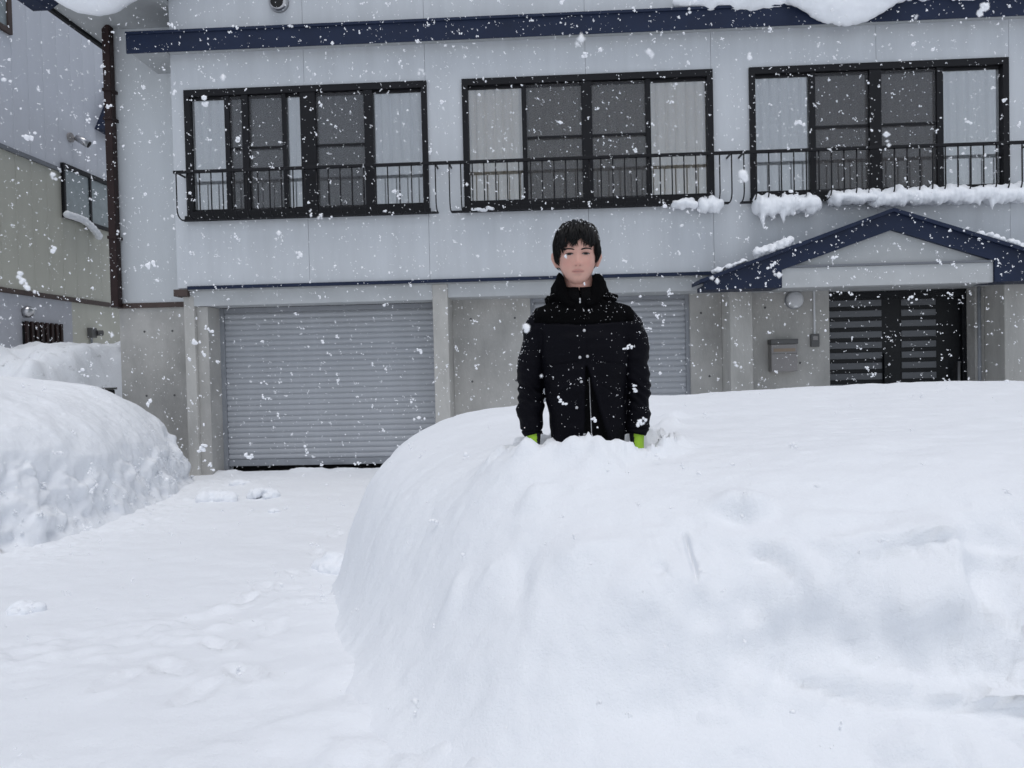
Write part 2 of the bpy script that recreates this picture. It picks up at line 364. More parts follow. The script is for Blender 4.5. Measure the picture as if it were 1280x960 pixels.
bank = link('snow_bank', np_mesh('snow_bank', P.reshape(-1, 3), grid_faces(len(bx), len(by)), SNOW),
            label='high smooth snow bank with a dug front face, person standing in it', category='snow bank', kind='thing')

# bank on the left side of the drive
lx, ly = np.concatenate([np.arange(-9.2, -5.2, .05), np.arange(-5.2, -4.9, .015), np.arange(-4.9, -3.7, .006)]), np.arange(3.6, 10.0, .022)
X, Y = np.meshgrid(lx, ly, indexing='ij'); P3 = np.stack([X, Y, 0*X], -1)
wob = .06*fbm(P3*.6, 2, 81)
XR = np.interp(Y, [3.6, 4.6, 5.6, 7, 8.4, 9.3, 9.8], [-6.0, -4.9, -4.15, -4.0, -4.15, -4.42, -4.8])
dR = XR-X+wob; dF = Y-4.2; dB = 9.72-Y+wob*.4
inside = np.minimum(np.minimum(dR, dF), dB)
hi = sat(dR, .55)*sat(dF, .5)*sat(dB, .42); lo = sat(dR, .12)*sat(dF, .2)*sat(dB, .10)
G = ground_h(X, Y)-.06
Z = np.where(inside > 0, G + .52*lo + (.96+.05*fbm(P3*.8, 2, 83))*hi, G + np.clip(inside, -.5, 0)*.8)
def lumps(P, N):
    z = P[..., 2]; low = sstep(.85, .60, z+.10*fbm(P*1.2, 2, 88))*sstep(.02, .12, z-.1)
    bl_ = blocks(P, low, (3.2, 3.2, 4.2), 161)*.042 + blocks(P, low, (9, 9, 11), 165)*.012
    return bl_ + low*(.5*.060*fbm(P*3.4, 4, 85, .6)+.03*np.tanh(5*fbm(P*4.5+5, 2, 89))-.04) + (1-low)*(.030*fbm(P*1.3, 2, 87)) + .010*fbm(P*6, 4, 86, .6)
P = displaced(X, Y, Z, lumps); LEFTP = P
lbank = link('snow_bank', np_mesh('snow_bank_side', P.reshape(-1, 3), grid_faces(len(lx), len(ly)), SNOW),
     label='rounded snow bank at the left edge, rough broken snow along its foot', category='snow bank', kind='thing')
# dumped snow in the gap between the houses
lx, ly = np.arange(-10.5, -5.9, .04), np.arange(8.6, 15.5, .04)
X, Y = np.meshgrid(lx, ly, indexing='ij'); P3 = np.stack([X, Y, 0*X], -1)
Z = 1.93*sstep(8.7, 10.8, Y-1.1*sstep(-7.0, -6.2, X)+.3*fbm(P3*1.6, 3, 93)) + .08*fbm(P3*1.6, 4, 91) + .05*np.abs(fbm(P3*6, 4, 92))
link('snow_pile', np_mesh('snow_pile', np.stack([X, Y, Z], -1).reshape(-1, 3), grid_faces(len(lx), len(ly)), SNOW_D),
     label='lumpy greyish snow heap filling the gap between the two houses', category='snow pile', kind='thing')

# ------------------------------------------------------------------ the house
D = 9.82
house = thing('house', (0, D, .1), 'blue-grey two-storey house with garage shutters, balcony rails and navy roof trim', 'house')
def hb(mb, name, mats, parent=None, bevel=0, smooth=False, **p):
    """house part: authored in world metres, parented to the house"""
    par = parent or house; off = WLOC.get(par.name, Vector((0, D, .1)))
    me = mb.mesh(name, mats, smooth, bevel); me.transform(Matrix.Translation(-off))
    return link(name, me, par, **p)
WLOC = {}                                                               # all house parts keep the house origin as theirs
W_X0 = [-4.634, -.994, 2.646]; W_W, W_T, W_B = 3.187, 5.19, 3.50
XJ = [-4.81, -3.046, -1.467, .594, 2.178, 4.23, 5.85, 7.6]              # siding joints
Z0, Z1 = 2.62, 6.62
def panel(x0, x1, z0, z1, holes, y0, y1):
    g = .002; xs = {x0+g, x1-g}; zs = {z0, z1}
    for h in holes:
        for x in h[:2]:
            if x0+g < x < x1-g: xs.add(x)
        for z in h[2:]:
            if z0 < z < z1: zs.add(z)
    xs, zs = sorted(xs), sorted(zs); nx, nz = len(xs)-1, len(zs)-1
    def solid(i, k):
        if not (0 <= i < nx and 0 <= k < nz): return False
        cx, cz = (xs[i]+xs[i+1])/2, (zs[k]+zs[k+1])/2
        return not any(h[0] < cx < h[1] and h[2] < cz < h[3] for h in holes)
    mb = MB()
    for i in range(nx):
        for k in range(nz):
            if not solid(i, k): continue
            a, b, c, e = xs[i], xs[i+1], zs[k], zs[k+1]
            mb.add([(a, y0, c), (b, y0, c), (b, y0, e), (a, y0, e)], [(0, 1, 2, 3)]); mb.add([(a, y1, c), (b, y1, c), (b, y1, e), (a, y1, e)], [(3, 2, 1, 0)])
            if not solid(i-1, k): mb.add([(a, y0, c), (a, y0, e), (a, y1, e), (a, y1, c)], [(0, 1, 2, 3)])
            if not solid(i+1, k): mb.add([(b, y0, c), (b, y1, c), (b, y1, e), (b, y0, e)], [(0, 1, 2, 3)])
            if not solid(i, k-1): mb.add([(a, y0, c), (a, y1, c), (b, y1, c), (b, y0, c)], [(0, 1, 2, 3)])
            if not solid(i, k+1): mb.add([(a, y0, e), (b, y0, e), (b, y1, e), (a, y1, e)], [(0, 1, 2, 3)])
    return mb
holes = [(x+.02, x+W_W-.02, W_B+.02, W_T-.02) for x in W_X0]
for i in range(len(XJ)-1):
    full = [h for h in holes if h[0] <= XJ[i]+.01 and h[1] >= XJ[i+1]-.01]
    for (za, zb) in ([(Z0, full[0][2]), (full[0][3], Z1)] if full else [(Z0, Z1)]):
        hb(panel(XJ[i], XJ[i+1], za, zb, holes, D, D+.10), 'siding_panel', SIDING)
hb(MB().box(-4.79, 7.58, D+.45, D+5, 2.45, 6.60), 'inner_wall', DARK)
hb(MB().box(-4.80, -4.69, D+.102, D+.62, 2.50, 6.60), 'return_wall', SIDING_S)
hb(MB().box(-4.80, 7.58, D+.01, D+.45, 2.585, 2.615), 'floor_soffit', SOFFIT)
hb(MB().box(-5.95, -4.812, D+.60, D+5, 2.50, 6.42), 'setback_wall', SIDING_S)
hb(MB().box(-5.955, -4.80, D+.575, D+.75, 2.43, 2.50), 'base_trim', BROWN_T)
hb(MB().box(-4.86, -4.675, D-.012, D+.56, 2.515, 2.605), 'corner_block', BROWN_T)
hb(MB().box(-4.665, 7.58, D-.035, D-.002, 2.597, 2.640), 'flashing', NAVY)
# pent eave: navy fascia, soffit and sloping top
EP = .17
hb(MB().box(-5.30, 7.9, D-EP, D-EP+.02, 5.635, 5.90).box(-5.30, 7.9, D-EP-.018, D-EP-.0005, 5.87, 5.905), 'eave_fascia', NAVY)
hb(MB().box(-5.28, -4.815, D-EP+.022, D+.598, 5.665, 5.69), 'eave_soffit', SOFFIT)
hb(MB().box(-4.80, 7.88, D-EP+.022, D-.002, 5.665, 5.69), 'eave_soffit', SOFFIT)
hb(MB().prism([(D-EP, 5.907), (D-.002, 5.96), (D-.002, 5.70), (D-EP+.024, 5.70)], -5.299, 7.9, 'x'), 'eave_roof', NAVY)
# main roof: soffit with a dark edge on the left side, and the roof itself above the frame
hb(MB().box(-6.30, -4.815, D-.30, D+6, 6.30, 6.36), 'roof_soffit', SOFFIT)
hb(MB().box(-6.355, -6.302, D-.30, D+6, 6.25, 6.42), 'roof_gutter', BLACK)
hb(MB().prism([(-6.42, 6.16), (-6.42, 6.60), (-5.98, 6.60), (-6.05, 6.26), (-6.2, 6.16)], D-.62, D-.302, 'y'), 'bargeboard', NAVY)
hb(MB().prism([(-6.35, 6.43), (-6.35, 6.60), (1.5, 8.3), (9.0, 6.8), (9.0, 6.6), (1.5, 8.1)], D-.28, D+6, 'y'), 'roof', NAVY)
# brown downpipe with brackets
dp = hb(MB().box(-5.975, -5.87, D+.44, D+.56, 2.44, 6.20).prism([(-5.975, 6.2), (-5.87, 6.2), (-5.87, 6.34), (-5.975, 6.25)], D+.44, D+.56), 'downpipe', BROWN, bevel=.012)
for z in (5.42, 5.03, 3.4):
    hb(MB().box(-5.985, -5.86, D+.425, D+.60, z-.02, z+.02), 'bracket', BROWN, parent=dp)
# round wall vent under the roof
vb = MB(); vb.tube([(-3.34, D-.002, 6.27), (-3.34, D-.05, 6.27), (-3.34, D-.10, 6.26)], [.13, .125, .09], 20); hb(vb, 'wall_vent', CHROME, smooth=True)
hb(MB().tube([(-3.34, D-.10, 6.25), (-3.34, D-.106, 6.25)], [.085, .08], 18), 'vent_mouth', DARK)
for (px, py) in [(590, 0)]: pass

# windows -------------------------------------------------------------
LAY = [  # (kind, from, to) in photograph pixels across each window
    (233, 535, [('l', 241, 283, CURT_W), ('b', 283, 289), ('s', 289, 305, CURT_W), ('B', 305, 313), ('s', 313, 355, CURT_W), ('b', 355, 360), ('l', 360, 378, CURT_W), ('B', 378, 397), ('s', 397, 457, CURT_W), ('B', 457, 468), ('l', 468, 527, CURT_W)]),
    (577, 890, [('l', 584, 652, CURT_B), ('b', 652, 658), ('s', 658, 727, CURT_B), ('B', 727, 740), ('s', 740, 807, CURT_B), ('b', 807, 813), ('l', 813, 883, CURT_B)]),
    (935, 1261, [('l', 942, 1012, CURT_W), ('b', 1012, 1019), ('s', 1019, 1087, CURT_T), ('B', 1087, 1102), ('s', 1102, 1172, CURT_T), ('b', 1172, 1180), ('l', 1180, 1252, CURT_W)])]
def curtain(x0, x1, z0, z1, y, m, parent, seed):
    n = max(8, int((x1-x0)/.012)); xs = np.linspace(x0, x1, n); rng = np.random.RandomState(seed)
    ph = np.cumsum(.55+.5*rng.rand(n)*1.1)*.42
    zs = np.linspace(z0, z1, 14)
    Xg, Zg = np.meshgrid(xs, zs, indexing='ij'); amp = .15*(1-.25*(Zg-z0)/(z1-z0))
    Yg = y + amp*(1-np.abs(np.sin(ph[:, None]*.9 + .12*np.sin(Zg*3+seed))))**4.5 + .006*np.sin(ph[:, None]*2.7)
    me = np_mesh('curtain', np.stack([Xg, Yg-D, Zg-.1], -1).reshape(-1, 3), grid_faces(n, 14), m)
    return link('curtain', me, parent)
for w in range(3):
    x0 = W_X0[w]; x1 = x0+W_W; a, b, lay = LAY[w]; s = W_W/(b-a); fx = lambda p: x0+(p-a)*s
    fr = MB()
    for bx_ in [(x0, x1, W_T-.085, W_T), (x0, x1, W_B, W_B+.11), (x0, x0+.075, W_B+.11, W_T-.085), (x1-.075, x1, W_B+.11, W_T-.085)]:
        fr.box(bx_[0], bx_[1], D-.035, D+.09, bx_[2], bx_[3])
    fr.box(x0-.02, x1+.02, D-.065, D-.036, W_B-.012, W_B+.05)
    win = hb(fr, 'window', BLACK, bevel=.004)
    zb, zt = W_B+.112, W_T-.087
    for q in lay:
        if q[0] in 'bB':
            yy = (D-.025, D+.07) if q[0] == 'B' else (D-.015, D+.065)
            hb(MB().box(fx(q[1]), fx(q[2]), yy[0], yy[1], zb, zt), 'sash_stile', BLACK, parent=win)
        else:
            u, v = fx(q[1]), fx(q[2]); c1, c2 = u, v
            hb(MB().box(u+.001, v-.001, D+.040, D+.045, zb+.03, zt-.03), 'pane', GLASS, parent=win)
            hb(MB().box(u+.001, v-.001, D+.02, D+.06, zb, zb+.03), 'sash_rail', BLACK, parent=win); hb(MB().box(u+.001, v-.001, D+.02, D+.06, zt-.03, zt), 'sash_rail', BLACK, parent=win)
            curtain(u-.03, v+.03, zb-.05, zt+.06, D+.062, q[3], win, 7*w+int(q[1]))
            if q[0] == 's':
                hb(MB().box(u+.002, v-.002, D+.012, D+.014, zb+.005, zt-.005), 'insect_screen', SCREEN, parent=win)
                hb(MB().box(u+.002, v-.002, D+.004, D+.0115, 4.405, 4.435), 'screen_rail', BLACK, parent=win)

# balcony rails -------------------------------------------------------
RY = D-.25
rail = hb(MB().box(-4.69, 7.7, RY-.022, RY+.022, 4.05, 4.088), 'handrail', BLACK, bevel=.006)
def arc_pts(sx=0):
    pts = [(0, RY, 4.05), (0, RY, 3.60)]
    for t in (20, 40, 60, 80, 90):
        r = math.radians(t); pts.append((sx*.06*(1-math.cos(r)), RY+.11*(1-math.cos(r)), 3.60-.11*math.sin(r)))
    pts.append((sx*.06, D-.05, 3.488)); return pts
bal = MB().tube(arc_pts(), .0085, 6).mesh('baluster', BLACK, True); bal.transform(Matrix.Translation(Vector((0, -D, -.1))))
for (xa, xb) in [(-4.66, -1.33), (-1.155, 2.355), (2.505, 6.0)]:
    n = int(round((xb-xa)/.149)); 
    rl = hb(MB().box(xa-.004, xb+.004, D-.135, D-.115, 3.476, 3.492).box(xa-.004, xb+.004, D-.06, D-.04, 3.478, 3.494), 'rail_basket', BLACK)
    for i in range(n+1):
        o = link('baluster', bal, rl); o.location = (xa+(xb-xa)*i/n, 0, 0)
    for x in (xa, xb):
        hb(MB().box(x-.008, x+.008, RY+.024, D-.003, 4.058, 4.078), 'rail_bracket', BLACK, parent=rl)

# ground floor: concrete, pillars, shutters ---------------------------
hb(MB().box(-5.95, -4.77, D+.605, D+.9, -.1, 2.43), 'concrete_wall', CONC)
hb(MB().box(-4.762, -4.62, D+.05, D+.62, -.1, 2.515), 'concrete_pillar', CONC_L, bevel=.012)
hb(MB().box(-4.618, -4.47, D+.12, D+.60, -.1, 2.38), 'concrete_reveal', CONC)
hb(MB().box(-4.672, -1.452, D+.055, D+.45, 2.385, 2.584), 'garage_lintel', BEAM)
hb(MB().box(-1.45, -1.25, D+.035, D+.60, -.1, 2.584), 'concrete_pillar', CONC_L, bevel=.012)
hb(MB().box(-1.248, -.19, D+.50, D+.8, -.1, 2.41), 'concrete_wall', CONC)
hb(MB().box(-1.248, 2.374, D+.055, D+.80, 2.41, 2.584), 'garage_lintel', BEAM)
hb(MB().box(1.955, 2.372, D+.50, D+.8, -.1, 2.41), 'concrete_wall', CONC)
hb(MB().box(2.376, 2.66, D+.05, D+.60, -.1, 2.584), 'concrete_pillar', CONC_L, bevel=.012)
hb(MB().box(2.662, 3.79, D+.50, D+.8, -.1, 2.40), 'concrete_wall', CONC)
hb(MB().box(2.662, 5.798, D+.04, D+.80, 2.40, 2.584), 'entrance_lintel', BEAM)
hb(MB().box(5.68, 6.3, D+.50, D+.8, -.1, 2.398), 'concrete_wall', CONC)
hb(MB().box(5.80, 6.055, D+.05, D+.498, -.1, 2.584), 'concrete_pillar', CONC_L, bevel=.012)
hb(MB().box(6.31, 7.5, D+.52, D+.8, -.1, 2.40), 'dark_opening', DARK)
tie = MB().tube([(0, 0, 0), (0, -.004, 0)], [.016, .013], 10).mesh('tie_plug', DGREY)
for (x, z, yy) in [(-5.6, 2.1, .605), (-5.2, 2.1, .605), (-5.6, 1.2, .605), (-5.2, 1.2, .605), (-1.0, 2.15, .5), (-.4, 2.15, .5), (-1.0, 1.3, .5), (-.4, 1.3, .5), (2.1, 2.15, .5), (2.2, 1.3, .5), (2.95, 2.2, .5), (3.4, 1.45, .5)]:
    o = link('tie_plug', tie, house); o.location = (x, yy-.001, z-.1)

def shutter(x0, x1, zb, zt, y, pitch):
    n = int((zt-zb-.09)/pitch)
    sh = hb(MB().box(x0+.012, x1-.012, y-.03, y+.02, zb+.092+n*pitch, zt), 'garage_shutter', SHUT_D)
    for xe in (x0-.05, x1-.01): hb(MB().box(xe, xe+.06, y-.04, y+.05, zb-.05, zt), 'guide_rail', SHUT_D, parent=sh)
    prof = []
    for t in np.linspace(0, 1, 7):
        prof.append((y-.014*math.sin(math.pi*t)**.7, (t-.0)*pitch*.86))
    prof += [(y+.006, pitch*.875), (y+.006, pitch*.995), (y+.02, pitch*.995), (y+.02, 0)]
    me = MB().prism(prof, x0+.012, x1-.012, 'x').mesh('slat', SHUT); me.transform(Matrix.Translation(Vector((0, -D, -.1))))
    for i in range(n):
        o = link('slat', me, sh); o.location = (0, 0, zb+.09+i*pitch)
    hb(MB().box(x0+.012, x1-.012, y-.022, y+.02, zb, zb+.088), 'bottom_bar', SHUT_D, parent=sh, bevel=.006)
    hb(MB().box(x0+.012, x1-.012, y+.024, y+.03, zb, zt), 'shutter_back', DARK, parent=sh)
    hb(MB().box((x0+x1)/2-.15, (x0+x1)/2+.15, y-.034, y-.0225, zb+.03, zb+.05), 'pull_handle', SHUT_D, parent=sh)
hb(MB().box(-4.6, 2.3, D+.82, D+.9, -.1, 2.6), 'garage_light_block', DARK); hb(MB().box(-4.6, 2.3, D+.70, D+.82, .02, .06), 'garage_dark_strip', DARK)  # dark boxes added close behind the shutters so no light leaks under them
shutter(-4.42, -1.50, .20, 2.383, D+.52, .075)
shutter(-.15, 1.915, .165, 2.408, D+.60, .075)

# entrance door -------------------------------------------------------
DY = D+.72
door = hb(MB().box(3.792, 5.678, DY-.03, DY+.05, 2.30, 2.398).box(3.792, 3.85, DY-.03, DY+.05, .1, 2.30).box(5.62, 5.678, DY-.03, DY+.05, .1, 2.30), 'entrance_door', DOORM)
for k, (xa, xb, yo) in enumerate([(3.852, 4.80, .0), (4.62, 5.618, .045)]):
    lf = hb(MB().box(xa, xb, DY+yo-.012, DY+yo+.03, .15, 2.298), 'door_leaf', DOORM, parent=door)
    xs0, xs1 = (xa+.0, xb-.24) if k == 0 else (4.84, 5.30)
    for i in range(14):
        z = .35+i*.142
        hb(MB().box(xs0, xs1, DY+yo-.024, DY+yo-.0125, z, z+.085), 'door_slat', DOORS, parent=door, bevel=.004)
hb(MB().box(4.575, 4.61, DY-.06, DY-.0125, .95, 1.55), 'door_handle', DOORM, parent=door)
hb(MB().tube([(5.53, D+.62, .1), (5.53, D+.62, 1.42)], .02, 10), 'door_post', CHROME, smooth=True)
hb(MB().tube([(5.73, D+.485, .1), (5.73, D+.485, 2.398)], .022, 10), 'conduit', SHUT_D, smooth=True)
# porch gable ---------------------------------------------------------
GY = D-.5; gx0, gxr, gx1 = 1.93, 4.18, 6.43; zt, zr = 2.475, 3.235; sl = (zr-zt)/(gxr-gx0); fh = .215
porch = hb(MB().prism([(gx0, zt), (gxr, zr), (gx1, zt), (gx1-.0, zt-.1), (5.37, 2.365), (5.37, zr-fh-sl*(5.37-gxr)), (gxr, zr-fh), (2.87, zr-fh-sl*(gxr-2.87)), (2.87, 2.365), (gx0+.02, 2.365)], GY, GY+.06, 'y'), 'porch_bargeboard', NAVY)
hb(MB().prism([(gx0-.05, zt+.01), (gxr, zr+.038), (gx1+.05, zt+.01), (gx1+.05, zt-.035), (gxr, zr-.007), (gx0-.05, zt-.035)], GY-.05, D-.037, 'y'), 'porch_roof', NAVY)
hb(MB().prism([(gx0+.02, 2.37), (2.868, 2.37), (2.868, zr-fh-.02-sl*(gxr-2.87)), (gx0+.02, zt-.05)], GY+.062, D-.037, 'y'), 'porch_return_box', NAVY)
hb(MB().prism([(5.372, 2.37), (gx1-.02, 2.37), (gx1-.02, zt-.05), (5.372, zr-fh-.02-sl*(5.37-gxr))], GY+.062, D-.037, 'y'), 'porch_return_box', NAVY)
hb(MB().box(2.875, 5.365, GY+.03, GY+.20, 2.365, 2.60), 'porch_beam', BEAM)
hb(MB().box(2.878, 5.362, GY+.012, GY+.18, 2.602, 2.628), 'porch_drip_strip', FLASH)
hb(MB().prism([(2.88, 2.63), (5.36, 2.63), (gxr+.02, zr-fh+.02), (gxr-.02, zr-fh+.02)], GY+.061, GY+.11, 'y'), 'porch_tympanum', SOFFIT)
hb(MB().box(2.88, 5.36, GY+.202, D+.038, 2.372, 2.392), 'porch_ceiling', SOFFIT)

# things fixed to the concrete ----------------------------------------
lamp = thing('wall_lamp', (3.33, D+.5, 2.29), 'round white wall lamp beside the entrance under the porch gable', 'wall lamp')
build(MB().tube([(0, -.002, 0), (0, -.03, 0)], [.125, .12], 24), 'lamp_base', SHUT_D, lamp)
build(MB().tube([(0, -.031, 0), (0, -.06, 0), (0, -.085, 0), (0, -.10, 0)], [.115, .112, .09, .05], 28), 'lamp_shade', WHITE_P, lamp, smooth=True)
mb_ = thing('letterbox', (3.15, D+.5, 1.34), 'grey steel letterbox with dark lid on the concrete wall', 'letterbox')
build(MB().box(-.17, .17, -.15, -.003, 0, .36), 'box_body', MAILM, mb_, bevel=.008)
build(MB().box(-.178, .178, -.165, -.003, .362, .43), 'lid', DGREY, mb_, bevel=.01)
build(MB().box(-.14, .14, -.156, -.1505, .265, .305), 'slot_flap', TAN, mb_)
build(MB().box(-.165, .165, -.154, -.1505, .235, .24), 'door_seam', DGREY, mb_)
ic = thing('intercom', (3.59, D+.5, 1.66), 'small grey switch box under a white conduit by the door', 'switch box')
build(MB().box(-.055, .055, -.045, -.003, 0, .17), 'box_body', DGREY, ic, bevel=.006)
build(MB().box(-.03, .03, -.049, -.0455, .09, .14), 'button_plate', MAILM, ic)
build(MB().box(-.012, .012, -.026, -.003, .172, .74), 'cable_duct', WHITE_P, ic)

# ------------------------------------------------------------------ the neighbour's house
NX = -8.4
def ny(px, py=300): return onX(px, py, NX)[0]
def nz(px, py): return onX(px, py, NX)[1]
nb = thing('neighbour_house', (NX, 13, .1), 'neighbouring house wall in white and beige vertical siding at left', 'house')
NOFF = Matrix.Translation(Vector((-NX, -13, -.1)))
def nbp(mb, name, mats, parent=None, bevel=0, smooth=False):
    me = mb.mesh(name, mats, smooth, bevel); me.transform(NOFF); return link(name, me, parent or nb)
NY0, NY1 = 9.6, 19.0
ZD, ZB = nz(36, 197), nz(72, 372)                                        # white/beige flashing and brown trim heights
nbp(MB().box(-17, NX-.035, NY0, NY1, -.1, 8.9), 'house_body', NLAV)
nbp(MB().prism([(-17.4, 8.8), (NX+.06, 8.8), (-12.7, 10.4)], NY0-.1, NY1+.2, 'y'), 'roof', NAVY)
WIN = (ny(75, 203), ny(140, 225), nz(78, 272), nz(75, 203))
bw = .38; y = NY0
up_me = MB().prism([(0, ZD+.035), (bw-.006, ZD+.035), (bw-.006, 8.85), (0, 8.85)], NX-.034, NX, 'x').mesh('siding_board', NWHITE); up_me.transform(NOFF)
lo_me = MB().prism([(0, ZB+.04), (bw-.006, ZB+.04), (bw-.006, ZD-.035), (0, ZD-.035)], NX-.034, NX-.004, 'x').mesh('siding_board', NBEIGE); lo_me.transform(NOFF)
while y < NY1-bw:
    for me in (up_me, lo_me):
        o = link('siding_board', me, nb); o.location = (0, y, 0)
    y += bw
nbp(MB().box(NX-.034, NX+.035, NY0, WIN[0]-.03, ZD-.033, ZD+.033), 'flashing', FLASH)
nbp(MB().box(NX-.034, NX+.03, NY0, NY1, ZB-.04, ZB+.038), 'base_trim', BROWN_T)
ysp = ny(90, 400)
nbp(MB().box(NX-.034, NX+.004, NY0, ysp, -.1, ZB-.042), 'base_panel', NLAV)
nbp(MB().box(NX-.034, NX, ysp+.002, NY1, -.1, ZB-.042), 'base_panel', NBEIGE)
a, b, c, e = WIN; mid = (a+b)/2
nw = nbp(MB().box(NX+.002, NX+.06, a, b, e-.08, e).box(NX+.002, NX+.06, a, b, c, c+.06).box(NX+.002, NX+.06, a, a+.05, c+.06, e-.08).box(NX+.002, NX+.06, b-.05, b, c+.06, e-.08), 'window', BLACK)
nbp(MB().box(NX+.004, NX+.05, mid-.03, mid+.03, c+.06, e-.08), 'mullion', BLACK, parent=nw)
for (u, v) in ((a+.052, mid-.032), (mid+.032, b-.052)):
    nbp(MB().box(NX+.006, NX+.03, u, v, c+.062, e-.082), 'pane', FROST, parent=nw)
a, c = ny(9, 20), nz(5, 40)
w2 = nbp(MB().box(NX+.002, NX+.06, a-.06, a+.03, c, 8.4).box(NX+.002, NX+.06, a-1.3, a-.06, c, c+.08), 'window', BROWN_T)
nbp(MB().box(NX+.004, NX+.03, a-1.3, a-.062, c+.082, 8.4), 'pane', FROST, parent=w2)
p = [onX(118, 161, NX), onX(137, 113, NX), onX(158, 113, NX), onX(158, 184, NX)]
nbp(MB().prism(p, NX+.002, NX+.22, 'x'), 'awning', NAVY)
# spotlight, grille, vent hood and meter
y0, z0_ = onX(87, 172, NX)
nbp(MB().tube([(NX, y0, z0_), (NX+.04, y0, z0_)], .085, 14).tube([(NX+.03, y0, z0_), (NX+.13, y0+.02, z0_-.01)], .022, 8), 'spotlight_base', MAILM)
nbp(MB().tube([(NX+.11, y0, z0_), (NX+.22, y0+.05, z0_-.06), (NX+.30, y0+.08, z0_-.11)], [.05, .068, .066], 14), 'spotlight_head', CHROME, smooth=True)
nbp(MB().tube([(NX+.292, y0+.077, z0_-.107), (NX+.31, y0+.085, z0_-.12)], .060, 14), 'spotlight_lens', DARK)
y0, y1, z1_ = ny(27, 403), ny(73, 405), nz(50, 404)
gr = nbp(MB().box(NX+.006, NX+.02, y0, y1, z1_-.7, z1_), 'window_grille', DARK)
for i in range(8):
    yy = y0+(y1-y0)*i/7.4
    nbp(MB().box(NX+.05, NX+.08, yy, yy+.055, z1_-.7, z1_+.01), 'grille_slat', BROWN, parent=gr)
nbp(MB().box(NX+.022, NX+.05, y0, y1, z1_-.08, z1_-.03), 'grille_rail', BROWN, parent=gr)
y0, z0_ = onX(31, 390, NX)
nbp(MB().tube([(NX+.004, y0, z0_), (NX+.06, y0, z0_), (NX+.11, y0, z0_-.03)], [.095, .095, .07], 16), 'vent_hood', CHROME, smooth=True)
y0, z0_ = onX(109, 416, NX)
nbp(MB().box(NX, NX+.10, y0, y0+.14, z0_-.09, z0_+.09).tube([(NX+.10, y0+.14, z0_), (NX+.16, y0+.22, z0_)], .055, 10), 'gas_meter', DGREY)
nbp(MB().tube([(NX+.03, y0+.08, z0_-.09), (NX+.03, y0+.08, 1.2)], .02, 8), 'meter_pipe', SHUT_D)
bx0 = thing('planter_box', (-6.05, 9.95, 1.02), 'black box edge showing above the snow against the concrete wall', 'box')
build(MB().box(-.18, .10, 0, .30, 0, .28), 'box_body', DARK, bx0, bevel=.01); build(MB().box(-.20, .12, -.02, .32, .282, .31), 'rim', DGREY, bx0)

# ------------------------------------------------------------------ lumps of snow on things
def blob(name, balls, voxel, amp, freq, seed, label, cat='snow', group=None, extra=None, m=None):
    mb = MB()
    for b in balls: mb.ball(b[:3], b[3] if len(b) == 4 else b[3:6], seg=14, rings=9)
    if extra: extra(mb)
    base = Vector((np.mean([b[0] for b in balls]), np.mean([b[1] for b in balls]), min(b[2]-(b[3] if len(b) == 4 else b[5]) for b in balls)))
    me = remesh(mb.mesh(name, SNOW_S), voxel, 2, name, [m or SNOW_S])
    V = get_co(me); N = get_no(me); V += N*(amp*fbm(V*freq, 3, seed))[:, None]; V -= np.array(base); set_co(me, V)
    o = link(name, me, None, label=label, category=cat, kind='thing'); o.location = base
    if group: o['group'] = group
    return o
rs = random.Random(5)
# snow on the pent eave at the right
balls = []
for i in range(60):
    x = 1.85+i*.102; t = (x-1.85)/6
    balls.append((x, D-.10+rs.uniform(-.03, .03), 5.98+.03*t+rs.uniform(-.02, .02), .16, .14, .085+.05*min(1, (x-1.85)/.6)))
for i in range(13):
    u = i/12; x = 3.2+u*1.18; balls.append((x, D-.23, 5.83+.10*abs(u-.5)*2, .14, .10, .08+.21*math.sin(math.pi*(u*.8+.1))**1.5))
for i in range(12):
    x = 4.6+i*.12; balls.append((x, D-.19, 5.92, .09, .05, .05+.05*rs.random()))
blob('eave_snow', balls, .028, .022, 6, 11, 'thick snow overhanging the navy eave with one sagging lobe')
# lump hanging off the main roof
balls = []
for i in range(40):
    a = rs.uniform(-1, 1); balls.append((-5.42+a*.55, D-.66+rs.uniform(-.12, .3), 6.42-.0*a+rs.uniform(0, .3), .25, .25, .22))
for a in np.linspace(-.85, .85, 11): balls.append((-5.42+a*.56, D-.62, 6.22+.22*a*a, .22, .22, .30-.06*abs(a)))
blob('roof_snow', balls, .035, .012, 4, 13, 'big rounded snow lump hanging from the roof corner at top left')
# clumps caught in the rail baskets
def rail_clump(xa, xb, z0, thick, seed, label, icicles=()):
    rr = random.Random(seed); balls = []; x = xa
    while x < xb:
        h = thick*rr.uniform(.75, 1.1); balls.append((x, D-.13+rr.uniform(-.03, .03), z0+rr.uniform(-.012, .012), .062, .11, h)); balls.append((x+.03, D-.20, z0-.02+rr.uniform(-.03, .02), .05, .075, h*.8)); x += .062
    def ex(mb):
        for (ix, il) in icicles: mb.tube([(ix, D-.20, z0-.02), (ix+.01, D-.20, z0-.1-il*.5), (ix+.015, D-.20, z0-.12-il)], [.05, .028, .006], 9)
    blob('rail_snow', balls, .014, .011, 9, seed, label, group='snow clumps on the balcony rails', extra=ex)
rail_clump(1.68, 1.92, 3.49, .06, 3, 'small snow clump on the rail below the middle window', [(1.75, -.03)])
rail_clump(2.0, 2.24, 3.46, .11, 4, 'snow clump at the right end of the middle rail basket', [(2.03, 0), (2.18, .02)])
rail_clump(2.70, 3.42, 3.435, .14, 5, 'snow slab with drooping points on the rail left of the porch peak', [(2.73, .17), (2.86, .07), (2.98, .15), (3.1, .05), (3.3, .02)])
